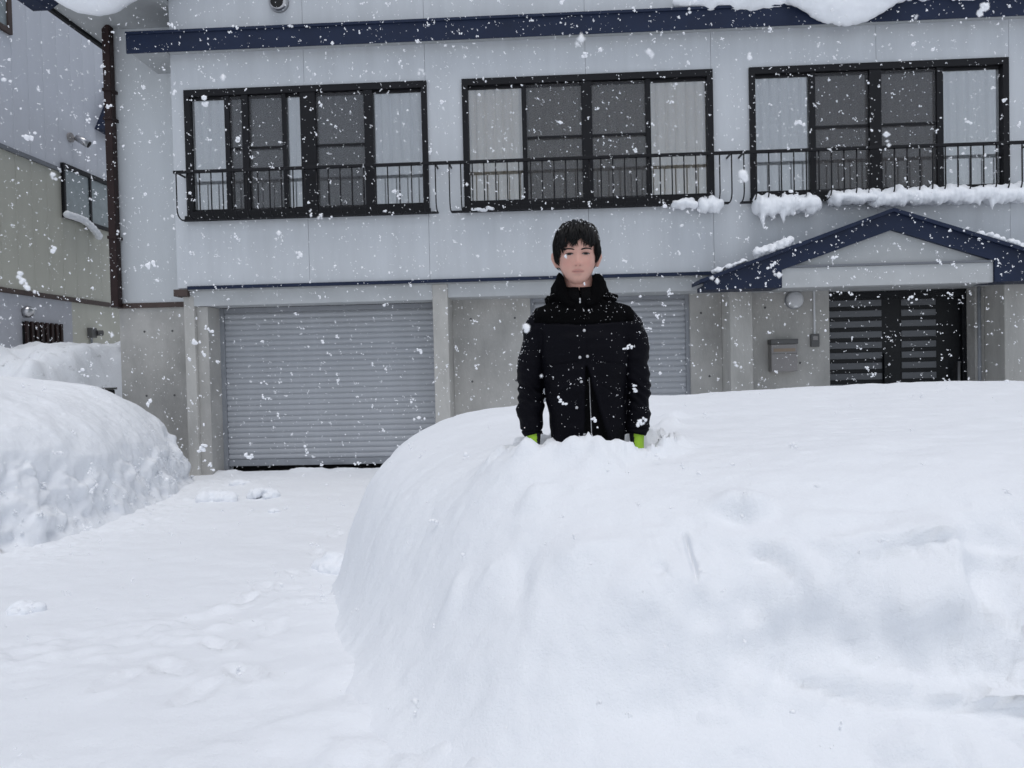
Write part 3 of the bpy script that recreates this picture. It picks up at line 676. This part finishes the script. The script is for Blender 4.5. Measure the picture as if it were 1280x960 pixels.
rail_clump(3.62, 4.10, 3.50, .10, 6, 'snow clump on the rail right above the porch peak', [(3.66, .01)])
rail_clump(4.10, 6.3, 3.485, .13, 7, 'long snow ridge along the rail at the right edge', [(4.7, .0), (5.35, .04), (5.5, .09), (5.62, .03), (5.9, .02)])
blob('rail_snow', [(-.86+i*.045, D-.12, 3.50+rs.uniform(-.01, .012), .04, .07, .022) for i in range(6)], .009, .01, 20, 17, 'thin snow crust at the left end of the middle rail basket', group='snow clumps on the balcony rails')
# porch roof scraps
for (xa, xb, hh, lab) in [(2.62, 3.02, .075, 'loose snow lump on the left slope of the porch roof'), (2.1, 2.45, .025, 'thin snow strip low on the left slope of the porch roof'), (5.25, 5.9, .05, 'snow strip on the right slope of the porch roof')]:
    bl = []
    for i in range(9):
        x = xa+(xb-xa)*i/8; z = zr+.05-sl*abs(x-gxr); bl.append((x, GY+.05+rs.uniform(-.02, .1), z+hh*.4, .05, .09, hh*rs.uniform(.7, 1.2)))
    blob('porch_snow', bl, .012, .02, 16, int(xa*10), lab, group='snow scraps on the porch roof')
# snow on the neighbour's sill, hanging
blob('sill_snow', [(NX+.10, WIN[0]+i*.085, WIN[2]+.05-.0045*max(0, i-4)**2, .07, .07, .06+.015*rs.random()) for i in range(12)], .015, .01, 10, 19, "curled snow strip sliding off the neighbour's window sill")
# clumps on the drive
GT = lambda x, y: .13 + .30*(1-float(sstep(1.4, 6.5, np.array(y))))
LUMPS = [(270, 622, .16, 'low flat snow lump on the drive in front of the shutter'), (328, 618, .13, 'pointed snow lump on the drive nearest the shutter middle'), (248, 586, .17, 'snow heap against the foot of the left pillar'),
         (275, 585, .14, 'small snow heap at the left corner of the shutter'), (296, 604, .10, 'small snow lump between pillar and shutter'), (20, 783, .07, 'low drifted lump at the left edge of the drive'), (418, 706, .13, 'round snow lump by the left foot of the big bank'), (340, 637, .05, 'tiny snow crumb in front of the pointed lump')]
for k, (px, py, r, lab) in enumerate(LUMPS):
    cx, cy = onZ(px, py, .16 if py < 650 else .24); cy += .05; z = GT(cx, cy); q = random.Random(k+50); bl = []
    tall = 1.0 if k in (1, 2, 3) else .55
    for i in range(12):
        a = q.uniform(0, 6.28); e = q.random()**.6; bl.append((cx+r*1.1*e*math.cos(a), cy+r*.7*e*math.sin(a), z+r*tall*.6*(1-e)*q.uniform(.5, 1.2), r*q.uniform(.34, .58)))
    blob('snow_lump', bl, max(.008, r*.07), r*.10, 1.8/r, k+100, lab, 'snow lump', group='snow lumps on the drive')

# ------------------------------------------------------------------ the person
BZ = .28
person = thing('person', (PX, PY, BZ), 'person in black padded jacket and lime gloves standing waist-deep in snow', 'person')
HX, CH = -.020, 1.518                                                   # head axis, chin height
rr = np.random.RandomState(3)

def loft(secs, n=32, p=2.0):
    """secs: (z, cx, half width, y front, y back)"""
    v = []
    for (z, cx, w, yf, yb) in secs:
        cy, h = (yf+yb)/2, (yb-yf)/2
        for j in range(n):
            t = 2*math.pi*j/n; c, s = math.cos(t), math.sin(t)
            v.append((cx + w*math.copysign(abs(c)**(2/p), c), cy + h*math.copysign(abs(s)**(2/p), s), z))
    k = len(secs); f = [(i*n+j, i*n+(j+1) % n, (i+1)*n+(j+1) % n, (i+1)*n+j) for i in range(k-1) for j in range(n)]
    f += [tuple(range(n))[::-1], tuple(range((k-1)*n, k*n))]
    return v, f
HS = [(-.006, .016, -.068, -.030), (.000, .027, -.080, -.012), (.010, .038, -.086, .004), (.025, .050, -.087, .03), (.045, .0605, -.087, .055), (.065, .0665, -.086, .072), (.09, .0705, -.085, .087),
      (.11, .0722, -.086, .095), (.13, .0735, -.091, .099), (.155, .0745, -.088, .100), (.18, .071, -.078, .094), (.20, .060, -.062, .079), (.217, .042, -.041, .056), (.227, .022, -.02, .032), (.230, .008, -.006, .012)]
ts = np.array([s[0] for s in HS]); tt = np.concatenate([np.linspace(ts[0], .22, 56), [.2245, .2275, .2295, .2303]])
def interp(col):
    y = np.array([s[col] for s in HS]); m = np.gradient(y, ts); out = []
    for t in tt:
        t = min(t, ts[-1]); i = min(max(np.searchsorted(ts, t)-1, 0), len(ts)-2); h = ts[i+1]-ts[i]; u = (t-ts[i])/h
        out.append((2*u**3-3*u**2+1)*y[i]+(u**3-2*u**2+u)*h*m[i]+(-2*u**3+3*u**2)*y[i+1]+(u**3-u**2)*h*m[i+1])
    return np.array(out)
iw, ifr, ib = interp(1), interp(2), interp(3)
hv, hf = loft([(CH+t, HX, max(w, .004), a, b) for t, w, a, b in zip(tt, iw, ifr, ib)], 96, 2.25)
FS = .007                                                               # how far the features sit below the plain layout
def gs(x, s): return np.exp(-(x/s)**2)
def face_sculpt(V):
    x = V[:, 0]-HX; t = V[:, 2]-CH+FS; fr = sstep(-.02, -.06, V[:, 1]); o = 0*x
    ridge = np.interp(t, [.060, .064, .070, .076, .090, .105, .118, .130], [0, .005, .013, .016, .011, .006, .003, 0])
    o += ridge*gs(x, np.interp(t, [.065, .08, .11], [.0115, .010, .0085]))
    for s in (-1, 1):
        xs = x*s
        o += .008*gs(xs-.0125, .0062)*gs(t-.069, .0058)
        o -= .0095*gs(xs-.031, .017)*gs(t-.110, .0095)
        o += .0045*gs(xs-.031, .0135)*gs(t-.1085, .0065)
        o += .003*gs(xs-.032, .020)*gs(t-.128, .007)
        o += .0035*gs(xs-.042, .016)*gs(t-.080, .016)
        o -= .003*gs(xs-.027, .008)*gs(t-.043, .010)
        o -= .0025*gs(xs-.020, .006)*gs(t-.060, .012)
    o += .0050*gs(x, .017)*gs(t-.0475, .0038)+.0062*gs(x, .0155)*gs(t-.0375, .0045) - .0050*gs(x, .022)*gs(t-.0425, .0016)
    o -= .0030*gs(x, .018)*gs(t-.029, .005); o += .0045*gs(x, .015)*gs(t-.012, .010)
    V[:, 1] -= o*fr; return V
hv = face_sculpt(np.array(hv))
bm_ = MB(); bm_.add(hv, hf)
for s in (-1, 1):                                                       # ears
    ex_ = HX+s*.0735
    bm_.tube([(ex_, .012, CH+.064), (ex_+s*.004, .012, CH+.078), (ex_+s*.010, .020, CH+.100), (ex_+s*.010, .026, CH+.116), (ex_+s*.004, .024, CH+.126)], [(.010, .006), (.013, .006), (.017, .006), (.016, .006), (.009, .005)], 12)
v, f = loft([(1.40, 0, .10, -.06, .085), (1.44, -.004, .075, -.055, .08), (1.47, -.010, .060, -.050, .072), (1.50, -.015, .0565, -.050, .068), (1.54, -.018, .056, -.048, .068), (1.60, HX, .052, -.035, .07)], 28); bm_.add(v, f)
v, f = loft([(.78, 0, .128, -.085, .10), (.86, 0, .135, -.083, .10), (1.0, 0, .122, -.08, .09), (1.12, 0, .125, -.085, .09), (1.27, 0, .14, -.095, .095), (1.36, 0, .15, -.085, .09), (1.41, 0, .13, -.07, .085), (1.44, 0, .07, -.05, .07)], 32, 2.3); bm_.add(v, f)
for s in (-1, 1):
    ox = .008 if s < 0 else .0
    bm_.tube([(s*.12, .005, 1.375), (s*.155, .005, 1.355), (s*.182, .010, 1.26), (s*(.195+ox), .012, 1.15), (s*(.201+ox), .010, 1.08), (s*(.200+ox), .0, 1.01), (s*(.195+ox), -.014, .93), (s*(.193+ox*.7), -.026, .865)], [.038, .040, .036, .034, .033, .032, .022, .018], 14)
    bm_.tube([(s*.07, 0, .86), (s*.085, 0, .65), (s*.095, .01, .46), (s*.098, .02, .30), (s*.10, .02, .08), (s*.10, .0, .05)], [.055, .07, .055, .055, .037, .04], 16)
    bm_.tube([(s*.10, .05, .035), (s*.10, -.05, .03), (s*.105, -.16, .02)], [(.035, .035), (.04, .03), (.035, .02)], 12)
SKIN = bpy.data.materials.new('skin'); SKIN.use_nodes = True; nt = SKIN.node_tree; pb = nt.nodes['Principled BSDF']
at = nt.nodes.new('ShaderNodeAttribute'); at.attribute_name = 'skin_col'; nt.links.new(at.outputs['Color'], pb.inputs['Base Color'])
pb.inputs['Roughness'].default_value = .5; pb.inputs['Specular IOR Level'].default_value = .35
pb.inputs['Subsurface Weight'].default_value = .08; pb.inputs['Subsurface Radius'].default_value = (1, .4, .25); pb.inputs['Subsurface Scale'].default_value = .008
body = remesh(bm_.mesh('body', SKIN), .0036, 2, 'body', [SKIN])
V = get_co(body); x = V[:, 0]-HX; t = V[:, 2]-CH+FS
base = np.array([.62, .355, .285])[None]*(1+.06*fbm(V*40, 2, 5))[:, None]
fr = sstep(-.03, -.06, V[:, 1])
def blend(c, w): 
    global base
    base = base*(1-w[:, None]) + np.array(c)[None]*w[:, None]
for s in (-1, 1): blend((.60, .26, .22), .35*gs(x*s-.040, .020)*gs(t-.075, .018)*fr)
blend((.60, .25, .21), .3*gs(x, .014)*gs(t-.074, .010)*fr)
lipw = sstep(1.15, .75, np.sqrt((x/.0245)**2+((t-.0425-np.where(t > .0425, .0012, 0))/.0082)**2))*fr
blend((.48, .20, .17), .75*lipw)
blend((.12, .035, .03), .8*gs(t-.0425-.06*x*x/.03, .0013)*(np.abs(x) < .024)*fr)
for s in (-1, 1): blend((.30, .15, .12), .6*gs(x*s-.031, .016)*gs(t-.1135, .003)*fr); blend((.20, .07, .06), .8*gs(x*s-.0075, .0035)*gs(t-.0638, .0022)*fr)
blend((.42, .27, .22), .30*gs(t-.03, .02)*gs(np.abs(x), .05)*fr)
ca = body.color_attributes.new('skin_col', 'FLOAT_COLOR', 'POINT')
ca.data.foreach_set('color', np.concatenate([base, np.ones((len(base), 1))], 1).astype(np.float32).ravel())
link('body', body, person)
bvh = BVHTree.FromPolygons([tuple(c) for c in V], [tuple(p.vertices) for p in body.polygons])
def on_face(x, t, off):
    t -= FS
    h = bvh.ray_cast(Vector((HX+x, -.4, CH+t)), Vector((0, 1, 0))); return Vector((HX+x, (h[0].y if h[0] else -.085)-off, CH+t))
EYEW = mat('eye_white', (.36, .33, .32), .4); IRIS = mat('dark_iris', (.012, .008, .006), .3, spec=.3); HAIRM = mat('black_hair', (.006, .0055, .0055), .45, spec=.3)
for s in (-1, 1):
    cx = .0312*s; hw = .0140; n = 17; em = MB(); vv = []
    up_ = lambda u: .0038*(1-u*u)**.8+.0006*u*s; lo_ = lambda u: -.0026*(1-u*u)**.9
    for i in range(n):
        u = -1+2*i/(n-1)
        for k in range(5):
            t_ = lo_(u)+(up_(u)-lo_(u))*k/4; vv.append(on_face(cx+u*hw, .1085+t_, .0006+.0012*(1-u*u)*(1-(k/2-1)**2*.5)))
    em.add(vv, [tuple(int(q) for q in r) for r in grid_faces(n, 5)])
    eye = build(em, 'eye', EYEW, person, smooth=True)
    im = MB(); vv = [on_face(cx, .1087, .0026)]
    for j in range(20):
        a = 2*math.pi*j/20; u = 0.0074*math.cos(a); w_ = 0.0074*math.sin(a); uu = u/hw; w_ = max(lo_(uu), min(up_(uu), w_)); vv.append(on_face(cx+u, .1087+w_, .0024))
    im.add(vv, [(0, 1+j, 1+(j+1) % 20) for j in range(20)]); build(im, 'iris', IRIS, eye)
    lp = [on_face(cx+u*hw*1.08, .1087+up_(max(-1, min(1, u)))+.0004, .0022) for u in np.linspace(-1, 1, 13)]
    build(MB().tube(lp, [.0006]+[.0013]*11+[.0008], 6), 'eyelash', HAIRM, eye, smooth=True)
    bp_ = [on_face(cx+s*.002+u*.0205, .1255+.0035*(1-(u*s-.35)**2)-.001*u*s, .0006) for u in np.linspace(-1, 1, 11)]
    build(MB().tube(bp_, [(.0016, .0008) if (i in (0, 10)) else (.0032-.0001*i, .0014) for i in range(11)], 8), 'eyebrow', HAIRM, person, smooth=True)

# hair: scalp cap and strands falling from the crown
HCN = np.array([HX, .006, CH+.128])
def scalp_r(dirs):
    a = np.array([.0765, .097, .105]); return 1/np.sqrt(((dirs/a)**2).sum(-1))
def rim_z(az):                                                           # hair end height above chin; az=0 front (-Y)
    c = np.cos(az); return np.interp(c, [-1, -.2, .25, .55, .80, 1], [.035, .060, .083, .098, .134, .138])
crown = np.array([.05, .35, 1.0]); crown /= np.linalg.norm(crown)
e1 = np.cross(crown, [0, 1, 0]); e1 /= np.linalg.norm(e1); e2 = np.cross(crown, e1)
hm = MB()
# cap
nu, nv = 22, 64; cv = np.zeros((nu, nv, 3))
def stream(phi, s_, lift):
    d = crown*math.cos(s_) + (e1*math.cos(phi)+e2*math.sin(phi))*math.sin(s_); return HCN + d*(scalp_r(d)+lift)
def send(phi, extra=0):
    lo, hi = .3, 2.6
    for _ in range(22):
        m_ = (lo+hi)/2; p_ = stream(phi, m_, .01); az = math.atan2(p_[0]-HX, -(p_[1]-HCN[1]))
        if p_[2]-CH > rim_z(az)+extra: lo = m_
        else: hi = m_
    return lo
ends = np.array([send(2*math.pi*j/nv, .040) for j in range(nv)])
for j in range(nv):
    for i in range(nu): cv[i, j] = stream(2*math.pi*j/nv, .02+(ends[j]-.02)*i/(nu-1), .004-.003*(i/(nu-1))**3)
hm.add(cv.reshape(-1, 3), [tuple(int(q) for q in r) for r in grid_faces(nu, nv, True)])
for c_ in range(340):                                                     # locks of a few strands each
    phi0 = rr.rand()*2*math.pi; ex0 = rr.normal(.006, .013); s00 = rr.uniform(.02, .62); lf0 = rr.uniform(.003, .011); tw0 = rr.normal(0, .16); cv0 = rr.normal(0, .003)
    for k in range(rr.randint(5, 12)):
        phi = phi0+rr.normal(0, .035); s1 = send(phi, ex0+rr.normal(0, .003)); s0 = s1*min(.8, max(.02, s00+rr.normal(0, .05))); lf = max(.003, lf0+rr.normal(0, .0015)); w_ = rr.uniform(.0009, .0019)
        tw = tw0+rr.normal(0, .03); pts = []
        for i in range(7):
            u = i/6; ss = s0+(s1-s0)*u; ph = phi+tw*u*u
            pts.append(stream(ph, ss, lf*(.35+.9*math.sin(math.pi*min(1, u*.8+.12)))*(1 if i < 6 else .7)+.002+cv0*math.sin(u*5)))
        hm.tube(pts, [w_*.7, w_, w_, w_, w_*.9, w_*.7, w_*.2], 3, cap=False)
hair = build(hm, 'hair', HAIRM, person, smooth=True)

# jacket
JB = mat('black_navy_nylon', (.0022, .0021, .0048), .7, var=.2, vscale=9, bump=.25, bscale=120, spec=.11)
JK = mat('black_wool_yoke', (.0022, .0022, .0026), .95, bump=.6, bscale=160, spec=.06); JI = mat('black_inner_fleece', (.003, .003, .0035), .9, bump=.4, bscale=200, spec=.08)
jm = MB()
v, f = loft([(.74, .004, .146, -.125, .125), (.80, .004, .147, -.128, .128), (.92, .004, .143, -.124, .122), (1.06, .002, .149, -.125, .12), (1.2, 0, .160, -.13, .122), (1.30, 0, .170, -.125, .120), (1.355, 0, .186, -.112, .115), (1.40, -.002, .178, -.097, .105), (1.44, -.005, .138, -.080, .095), (1.475, -.01, .088, -.062, .085), (1.49, -.01, .07, -.055, .078)], 48, 2.4); jm.add(v, f)
for s in (-1, 1):
    ox = .008 if s < 0 else .0
    jm.tube([(s*.10, .005, 1.405), (s*.150, .005, 1.385), (s*.180, .006, 1.345), (s*(.191+ox*.4), .010, 1.27), (s*(.198+ox), .012, 1.18), (s*(.203+ox), .012, 1.10), (s*(.202+ox), .0, 1.01), (s*(.196+ox), -.012, .955), (s*(.192+ox), -.018, .930)], [(.045, .05), (.054, .064), (.056, .066), (.053, .064), (.051, .060), (.050, .057), (.049, .054), (.044, .050), (.041, .046)], 24)
jack = remesh(jm.mesh('jacket', JB), .0042, 4, 'jacket', [JB, JK, JI])
V = get_co(jack); N = get_no(jack); x, yv, z = V.T
frn = sstep(-.02, -.07, yv); arm = sstep(.150, .165, np.abs(x)+.0*z)*(z < 1.36)
off = .0055*fbm(V*np.array([7, 7, 11]), 3, 201)
off += arm*(.0062*fbm(V*np.array([9, 9, 26]), 2, 203)+.004*gs(z-1.10, .06)*np.sin(z*170+6*np.sin(x*30)+20*yv))
off += (1-arm)*frn*(.0075*fbm(V*np.array([5, 5, 16])+3, 2, 205))
yz = 1.352+.012*np.abs(x)/.15
off -= .006*gs(z-yz, .0035)*(np.abs(x) < .19)*frn                        # yoke seam
pk = 1.205+.10*np.clip(np.abs(x)-.03, 0, .12)*(-1)+.012
off -= .006*gs(z-pk, .003)*sstep(.03, .04, np.abs(x))*sstep(.155, .145, np.abs(x))*frn    # pocket flap seam
off -= .005*gs(z-(1.13-.55*np.clip(np.abs(x)-.05, 0, .1)), .004)*sstep(.05, .06, np.abs(x))*sstep(.14, .13, np.abs(x))*frn
off -= .006*gs(z-.955, .0035)*arm                                         # cuff seam
# the front parts below the second snap
lo_edge = -.004-.010*np.clip((1.20-z)/.3, 0, 1.4); hi_edge = .006+.080*np.clip((1.20-z)/.30, 0, 1.5)
opening = sstep(0, .006, x-lo_edge)*sstep(0, .006, hi_edge-x)*sstep(1.205, 1.19, z)*frn
off -= .020*opening
edge = (gs(x-lo_edge+.008, .007)+gs(x-hi_edge-.008, .007))*sstep(1.22, 1.18, z)*frn
off += .005*edge
off -= .0045*gs(x-.004, .0025)*sstep(1.19, 1.22, z)*sstep(1.46, 1.43, z)*frn
V += N*off[:, None]; set_co(jack, V)
pc = np.array([p.center for p in jack.polygons]); mi = np.zeros(len(pc), np.int32)
mi[(pc[:, 2] > 1.352+.012*np.abs(pc[:, 0])/.15) & (np.abs(pc[:, 0]) < .19)] = 1
le = -.004-.010*np.clip((1.20-pc[:, 2])/.3, 0, 1.4); he = .006+.080*np.clip((1.20-pc[:, 2])/.30, 0, 1.5)
mi[(pc[:, 0] > le+.003) & (pc[:, 0] < he-.003) & (pc[:, 2] < 1.20) & (pc[:, 1] < -.04)] = 2
jack.polygons.foreach_set('material_index', mi)
jo = link('jacket', jack, person)
jb = BVHTree.FromPolygons([tuple(c) for c in V], [tuple(p.vertices) for p in jack.polygons])
def on_jacket(x, z, off=.001):
    h = jb.ray_cast(Vector((x, -.5, z)), Vector((0, 1, 0))); return Vector((x, (h[0].y if h[0] else -.12)-off, z))
SNAP = mat('pale_metal_snap', (.55, .55, .56), .35, metal=.7)
for (px, py) in [(732, 415), (726, 447), (735, 446), (727, 476), (721, 507)]:
    p_ = on_jacket((px-733)*.0031, 1.48+(457-py)/322-BZ, .0)
    build(MB().tube([p_+Vector((0, .002, 0)), p_+Vector((0, -.003, 0)), p_+Vector((0, -.0045, 0))], [.0060, .0058, .003], 12), 'snap_button', SNAP, jo, smooth=True)
build(MB().tube([on_jacket(.012+.006*u, 1.155-.27*u, .0012) for u in np.linspace(0, 1, 14)], .0018, 6), 'inner_zip', SNAP, jo)
# collars
def collar(name, r0, r1, z0, ztop, th, gap, m, seed, lump):
    n = 72; prof = 9; vv = np.zeros((n, prof*2, 3))
    for i in range(n):
        a = gap+(2*math.pi-2*gap)*i/(n-1); c = math.cos(a)                  # a=0 front
        zt_ = ztop(a); fz = z0(a)
        for k in range(prof):
            u = k/(prof-1); r = r0+(r1-r0)*u+.010*math.sin(math.pi*u); zz = fz+(zt_-fz)*u
            cx = -.010-.006*u; cy = .012+.0*u
            for side, q in ((k, r+th*math.sin(math.pi*(.12+.8*u))), (prof*2-1-k, r-th*.4)):
                vv[i, side] = (cx+q*1.02*math.sin(a), cy-q*1.0*c, zz+(.006 if side == k else 0)*u)
    vv += (vv-np.array([-.01, .012, 1.49]))*(lump*fbm(vv*38, 3, seed))[..., None]
    F = [tuple(int(q) for q in r) for r in grid_faces(n, prof*2, True)]; F += [tuple(range(prof*2)), tuple(range((n-1)*prof*2, n*prof*2))]
    return build(MB().add(vv.reshape(-1, 3), F), name, m, jo, smooth=True)
collar('inner_collar', .082, .064, lambda a: 1.43, lambda a: 1.492+.022*(1-math.cos(a))*.5, .006, .03, JI, 301, .05)
collar('collar', .100, .078, lambda a: 1.415+.02*(1-math.cos(a))*.5, lambda a: 1.44+.108*float(sstep(.25, .95, np.array(min(a, 2*math.pi-a)))), .009, .22, JK, 303, .07)
hd = MB()
for i in range(46):                                                        # bunched hood lying on the shoulders
    a = math.pi*(.30+1.4*i/45); rad = .106+.007*math.sin(i*1.9); hd.ball((-.006+rad*math.sin(a)*1.08, .02-rad*.85*math.cos(a), 1.446+.006*math.sin(i*2.3)+.02*(1-math.cos(a))*.5), (.023, .025, .022), seg=10, rings=7)
hmz = remesh(hd.mesh('hood', JK), .005, 3, 'hood', [JK]); Vh = get_co(hmz); Vh += get_no(hmz)*(.005*fbm(Vh*45, 3, 305))[:, None]; set_co(hmz, Vh); link('hood', hmz, jo)
zp = on_jacket(-.014, 1.425, .03)
zc = -.078
build(MB().box(-.0175, -.0125, zc-.003, zc, 1.425, 1.447).tube([(-.015, zc-.0015, 1.447), (-.015, zc-.0015, 1.454)], .0035, 8).tube([(-.015, zc-.0015, 1.424), (-.015, zc-.0015, 1.412)], [.0045, .0035], 8), 'zip_pull', SNAP, jo)
# trousers, boots and gloves
PANT = mat('black_trousers', (.008, .008, .01), .8, bump=.3, bscale=60); BOOT = mat('black_rubber_boot', (.01, .01, .01), .45)
LIME = mat('lime_glove', (.36, .62, .035), .6, var=.15, vscale=20, bump=.4, bscale=120); GBLK = mat('black_glove_palm', (.01, .01, .012), .7)
tm = MB(); v, f = loft([(.74, 0, .15, -.11, .115), (.84, 0, .156, -.112, .118), (.90, 0, .145, -.105, .11)], 32, 2.3); tm.add([(p[0]*.88, p[1]*.80, p[2]) for p in v], f)
for s in (-1, 1): tm.tube([(s*.07, 0, .84), (s*.085, 0, .65), (s*.095, .01, .46), (s*.098, .02, .30), (s*.10, .02, .20)], [.066, .082, .068, .066, .062], 18)
link('trousers', remesh(tm.mesh('trousers', PANT), .009, 3, 'trousers', [PANT]), person)
for s in (-1, 1):
    bt = MB(); bt.tube([(s*.10, .02, .24), (s*.10, .02, .12), (s*.10, .015, .06)], [.058, .055, .055], 16).tube([(s*.10, .06, .04), (s*.10, -.03, .045), (s*.105, -.12, .036), (s*.108, -.175, .03)], [(.042, .04), (.046, .045), (.046, .036), (.035, .026)], 14)
    link('boot', remesh(bt.mesh('boot', BOOT), .006, 2, 'boot', [BOOT]), person)
    gx_ = s*(.194 if s > 0 else .203); g = MB()
    g.tube([(gx_, -.016, .95), (gx_, -.028, .90), (gx_-s*.002, -.036, .845), (gx_-s*.004, -.040, .805)], [(.030, .036), (.026, .034), (.026, .042), (.022, .040)], 16)
    for k, (dy, L, zz) in enumerate([(-.030, .062, .80), (-.010, .072, .79), (.010, .066, .795), (.028, .052, .80)]):
        b0 = Vector((gx_-s*.004, -.040+dy, zz)); g.tube([b0+Vector((0, 0, .02)), b0+Vector((-s*.004, -.004, -L*.4)), b0+Vector((-s*.014, -.006, -L*.72)), b0+Vector((-s*.028, -.006, -L))], [.0125, .0120, .0112, .0095], 10)
    g.tube([(gx_-s*.006, -.058, .862), (gx_-s*.016, -.086, .835), (gx_-s*.024, -.096, .800)], [.0145, .013, .0105], 10)
    gl = remesh(g.mesh('glove', LIME), .0045, 2, 'glove', [LIME, GBLK]); gc = np.array([p.center for p in gl.polygons])
    gl.polygons.foreach_set('material_index', ((gc[:, 0]-gx_)*s < -.014).astype(np.int32)); link('glove', gl, person)

# snow clinging to jacket and hair
ICO = []
t_ = (1+5**.5)/2
for a in (-1, 1):
    for b in (-t_, t_): ICO += [(a, b, 0), (0, a, b), (b, 0, a)]
ICO = np.array(ICO)/math.hypot(1, t_)
from itertools import combinations
IF = []
L0 = min(np.linalg.norm(ICO[i]-ICO[j]) for i, j in combinations(range(12), 2))
for i, j, k in combinations(range(12), 3):
    if max(np.linalg.norm(ICO[i]-ICO[j]), np.linalg.norm(ICO[j]-ICO[k]), np.linalg.norm(ICO[i]-ICO[k])) < L0*1.01:
        n_ = np.cross(ICO[j]-ICO[i], ICO[k]-ICO[i]); IF.append((i, j, k) if n_@ICO[i] > 0 else (i, k, j))
IF = np.array(IF)
OCT = np.array([(1, 0, 0), (-1, 0, 0), (0, 1, 0), (0, -1, 0), (0, 0, 1), (0, 0, -1)], float)
OF = np.array([(0, 2, 4), (2, 1, 4), (1, 3, 4), (3, 0, 4), (2, 0, 5), (1, 2, 5), (3, 1, 5), (0, 3, 5)])
def flakes_mesh(name, C, S, m, rng, nb=(1, 5), stretch=1.0, wind=None):
    """each flake is a little ragged cluster of grains"""
    V = []; F = []; n = 0
    cnt = rng.randint(nb[0], nb[1]+1, len(C))
    for c, s, k in zip(C, S, cnt):
        ax = rng.normal(0, 1, 3)
        if wind is not None: ax = ax*.5+wind*rng.choice([.3, 1.2])
        ax /= np.linalg.norm(ax)
        B, T = (ICO, IF) if s > .0062 else (OCT, OF)
        if s > .0075: k = k*2+2
        for q in range(k):
            o = rng.normal(0, 1, 3)*.32*s + ax*rng.normal(0, .6)*s*stretch
            if k == 1: o = 0*o
            r = s*rng.uniform(.35, .75)*rng.uniform(.6, 1.3, 3)*(1 if s < .0075 else .62)
            V.append(B*r*rng.uniform(.75, 1.25, (len(B), 1)) + c + o); F.append(T+n); n += len(B)
    return np_mesh(name, np.concatenate(V), np.concatenate(F), m, smooth=True)
rng = np.random.RandomState(17)
V = get_co(jack); N = get_no(jack); w = np.clip(.14+1.3*N[:, 2], .02, 1.3)*(V[:, 2] > .86)*(.4+1.6*(fbm(V*9, 2, 401) > .1)); w /= w.sum()
ii = rng.choice(len(V), 1100, p=w); S = np.clip(rng.lognormal(math.log(.0014), .55, 1100), .0006, .0060)
C = V[ii]+N[ii]*S[:, None]*.3
Vh2 = get_co(hmz); Nh2 = get_no(hmz); wh = np.clip(.3+Nh2[:, 2], .03, 1); ih = rng.choice(len(Vh2), 330, p=wh/wh.sum())
C = np.concatenate([C, Vh2[ih]+Nh2[ih]*.0006]); S = np.concatenate([S, np.clip(rng.lognormal(math.log(.0012), .45, 330), .0006, .0035)])
for k in range(70):                                                        # clump on the hem where he waded in
    x_ = rng.normal(-.004, .022); z_ = .925+rng.normal(0, .013)-.4*abs(x_)*.3; p_ = on_jacket(x_, z_, .001); C = np.vstack([C, np.array(p_)[None]]); S = np.append(S, rng.uniform(.002, .0055))
link('clinging_snow', flakes_mesh('clinging_snow', C, S, FLAKE, rng, (1, 3)), jo, kind='stuff')
ph = rng.rand(420)*2*math.pi; s_ = rng.rand(420)**.6*1.15
C = np.array([stream(a, b, rng.uniform(.013, .0185)) for a, b in zip(ph, s_)]); S = np.clip(rng.lognormal(math.log(.0016), .45, len(C)), .0007, .0042)
link('hair_snow', flakes_mesh('hair_snow', C, S, FLAKE, rng, (1, 4)), hair, kind='stuff')

# loose crumbs broken off the banks
rng = np.random.RandomState(31)
def crumbs(parent, P, w, n, smin, smax, sd):
    F = P.reshape(-1, 3); w = w.ravel()/w.sum(); ii = rng.choice(len(F), n, p=w); S = np.clip(rng.lognormal(math.log(smin*1.8), sd, n), smin, smax)
    link('snow_crumbs', flakes_mesh('snow_crumbs', F[ii]+np.array([0, 0, 1])*S[:, None]*.3, S, SNOW_S, rng, (1, 3), .3), parent, kind='stuff')
wl = sstep(.75, .35, LEFTP[..., 2])*(LEFTP[..., 2] > .14)*(LEFTP[..., 0] > -5.4); crumbs(lbank, LEFTP, wl, 300, .010, .04, .5)

# ------------------------------------------------------------------ falling snow, filling the whole yard
rng = np.random.RandomState(23)
NF = 46000
C = np.stack([rng.uniform(-8.6, 7.6, NF), rng.uniform(.5, D-.3, NF), rng.uniform(.3, 6.8, NF)], -1)
S = np.clip(rng.lognormal(math.log(.0047), .50, NF), .0018, .018)
dist = np.linalg.norm(C-np.array([0, 0, HC]), axis=1)
keep = (dist > .75) & ~((np.abs(C[:, 0]-PX) < .3) & (np.abs(C[:, 1]-PY) < .25) & (C[:, 2] < 2.1))
keep &= ~((np.hypot(C[:, 0]-.147*C[:, 1]/2.95*0-PX*C[:, 1]/PY, (C[:, 2]-HC)-(1.92-.28+.28-HC)*C[:, 1]/PY) < .09*C[:, 1]/PY) & (C[:, 1] < PY) & (S > .006))
C, S = C[keep], S[keep]
link('falling_snow', flakes_mesh('falling_snow', C, S, FLAKE, rng, (1, 4), 1.1, np.array([.55, -.2, -.8])), kind='stuff', label='falling snowflakes drifting through the air all over the yard', category='snowflakes')
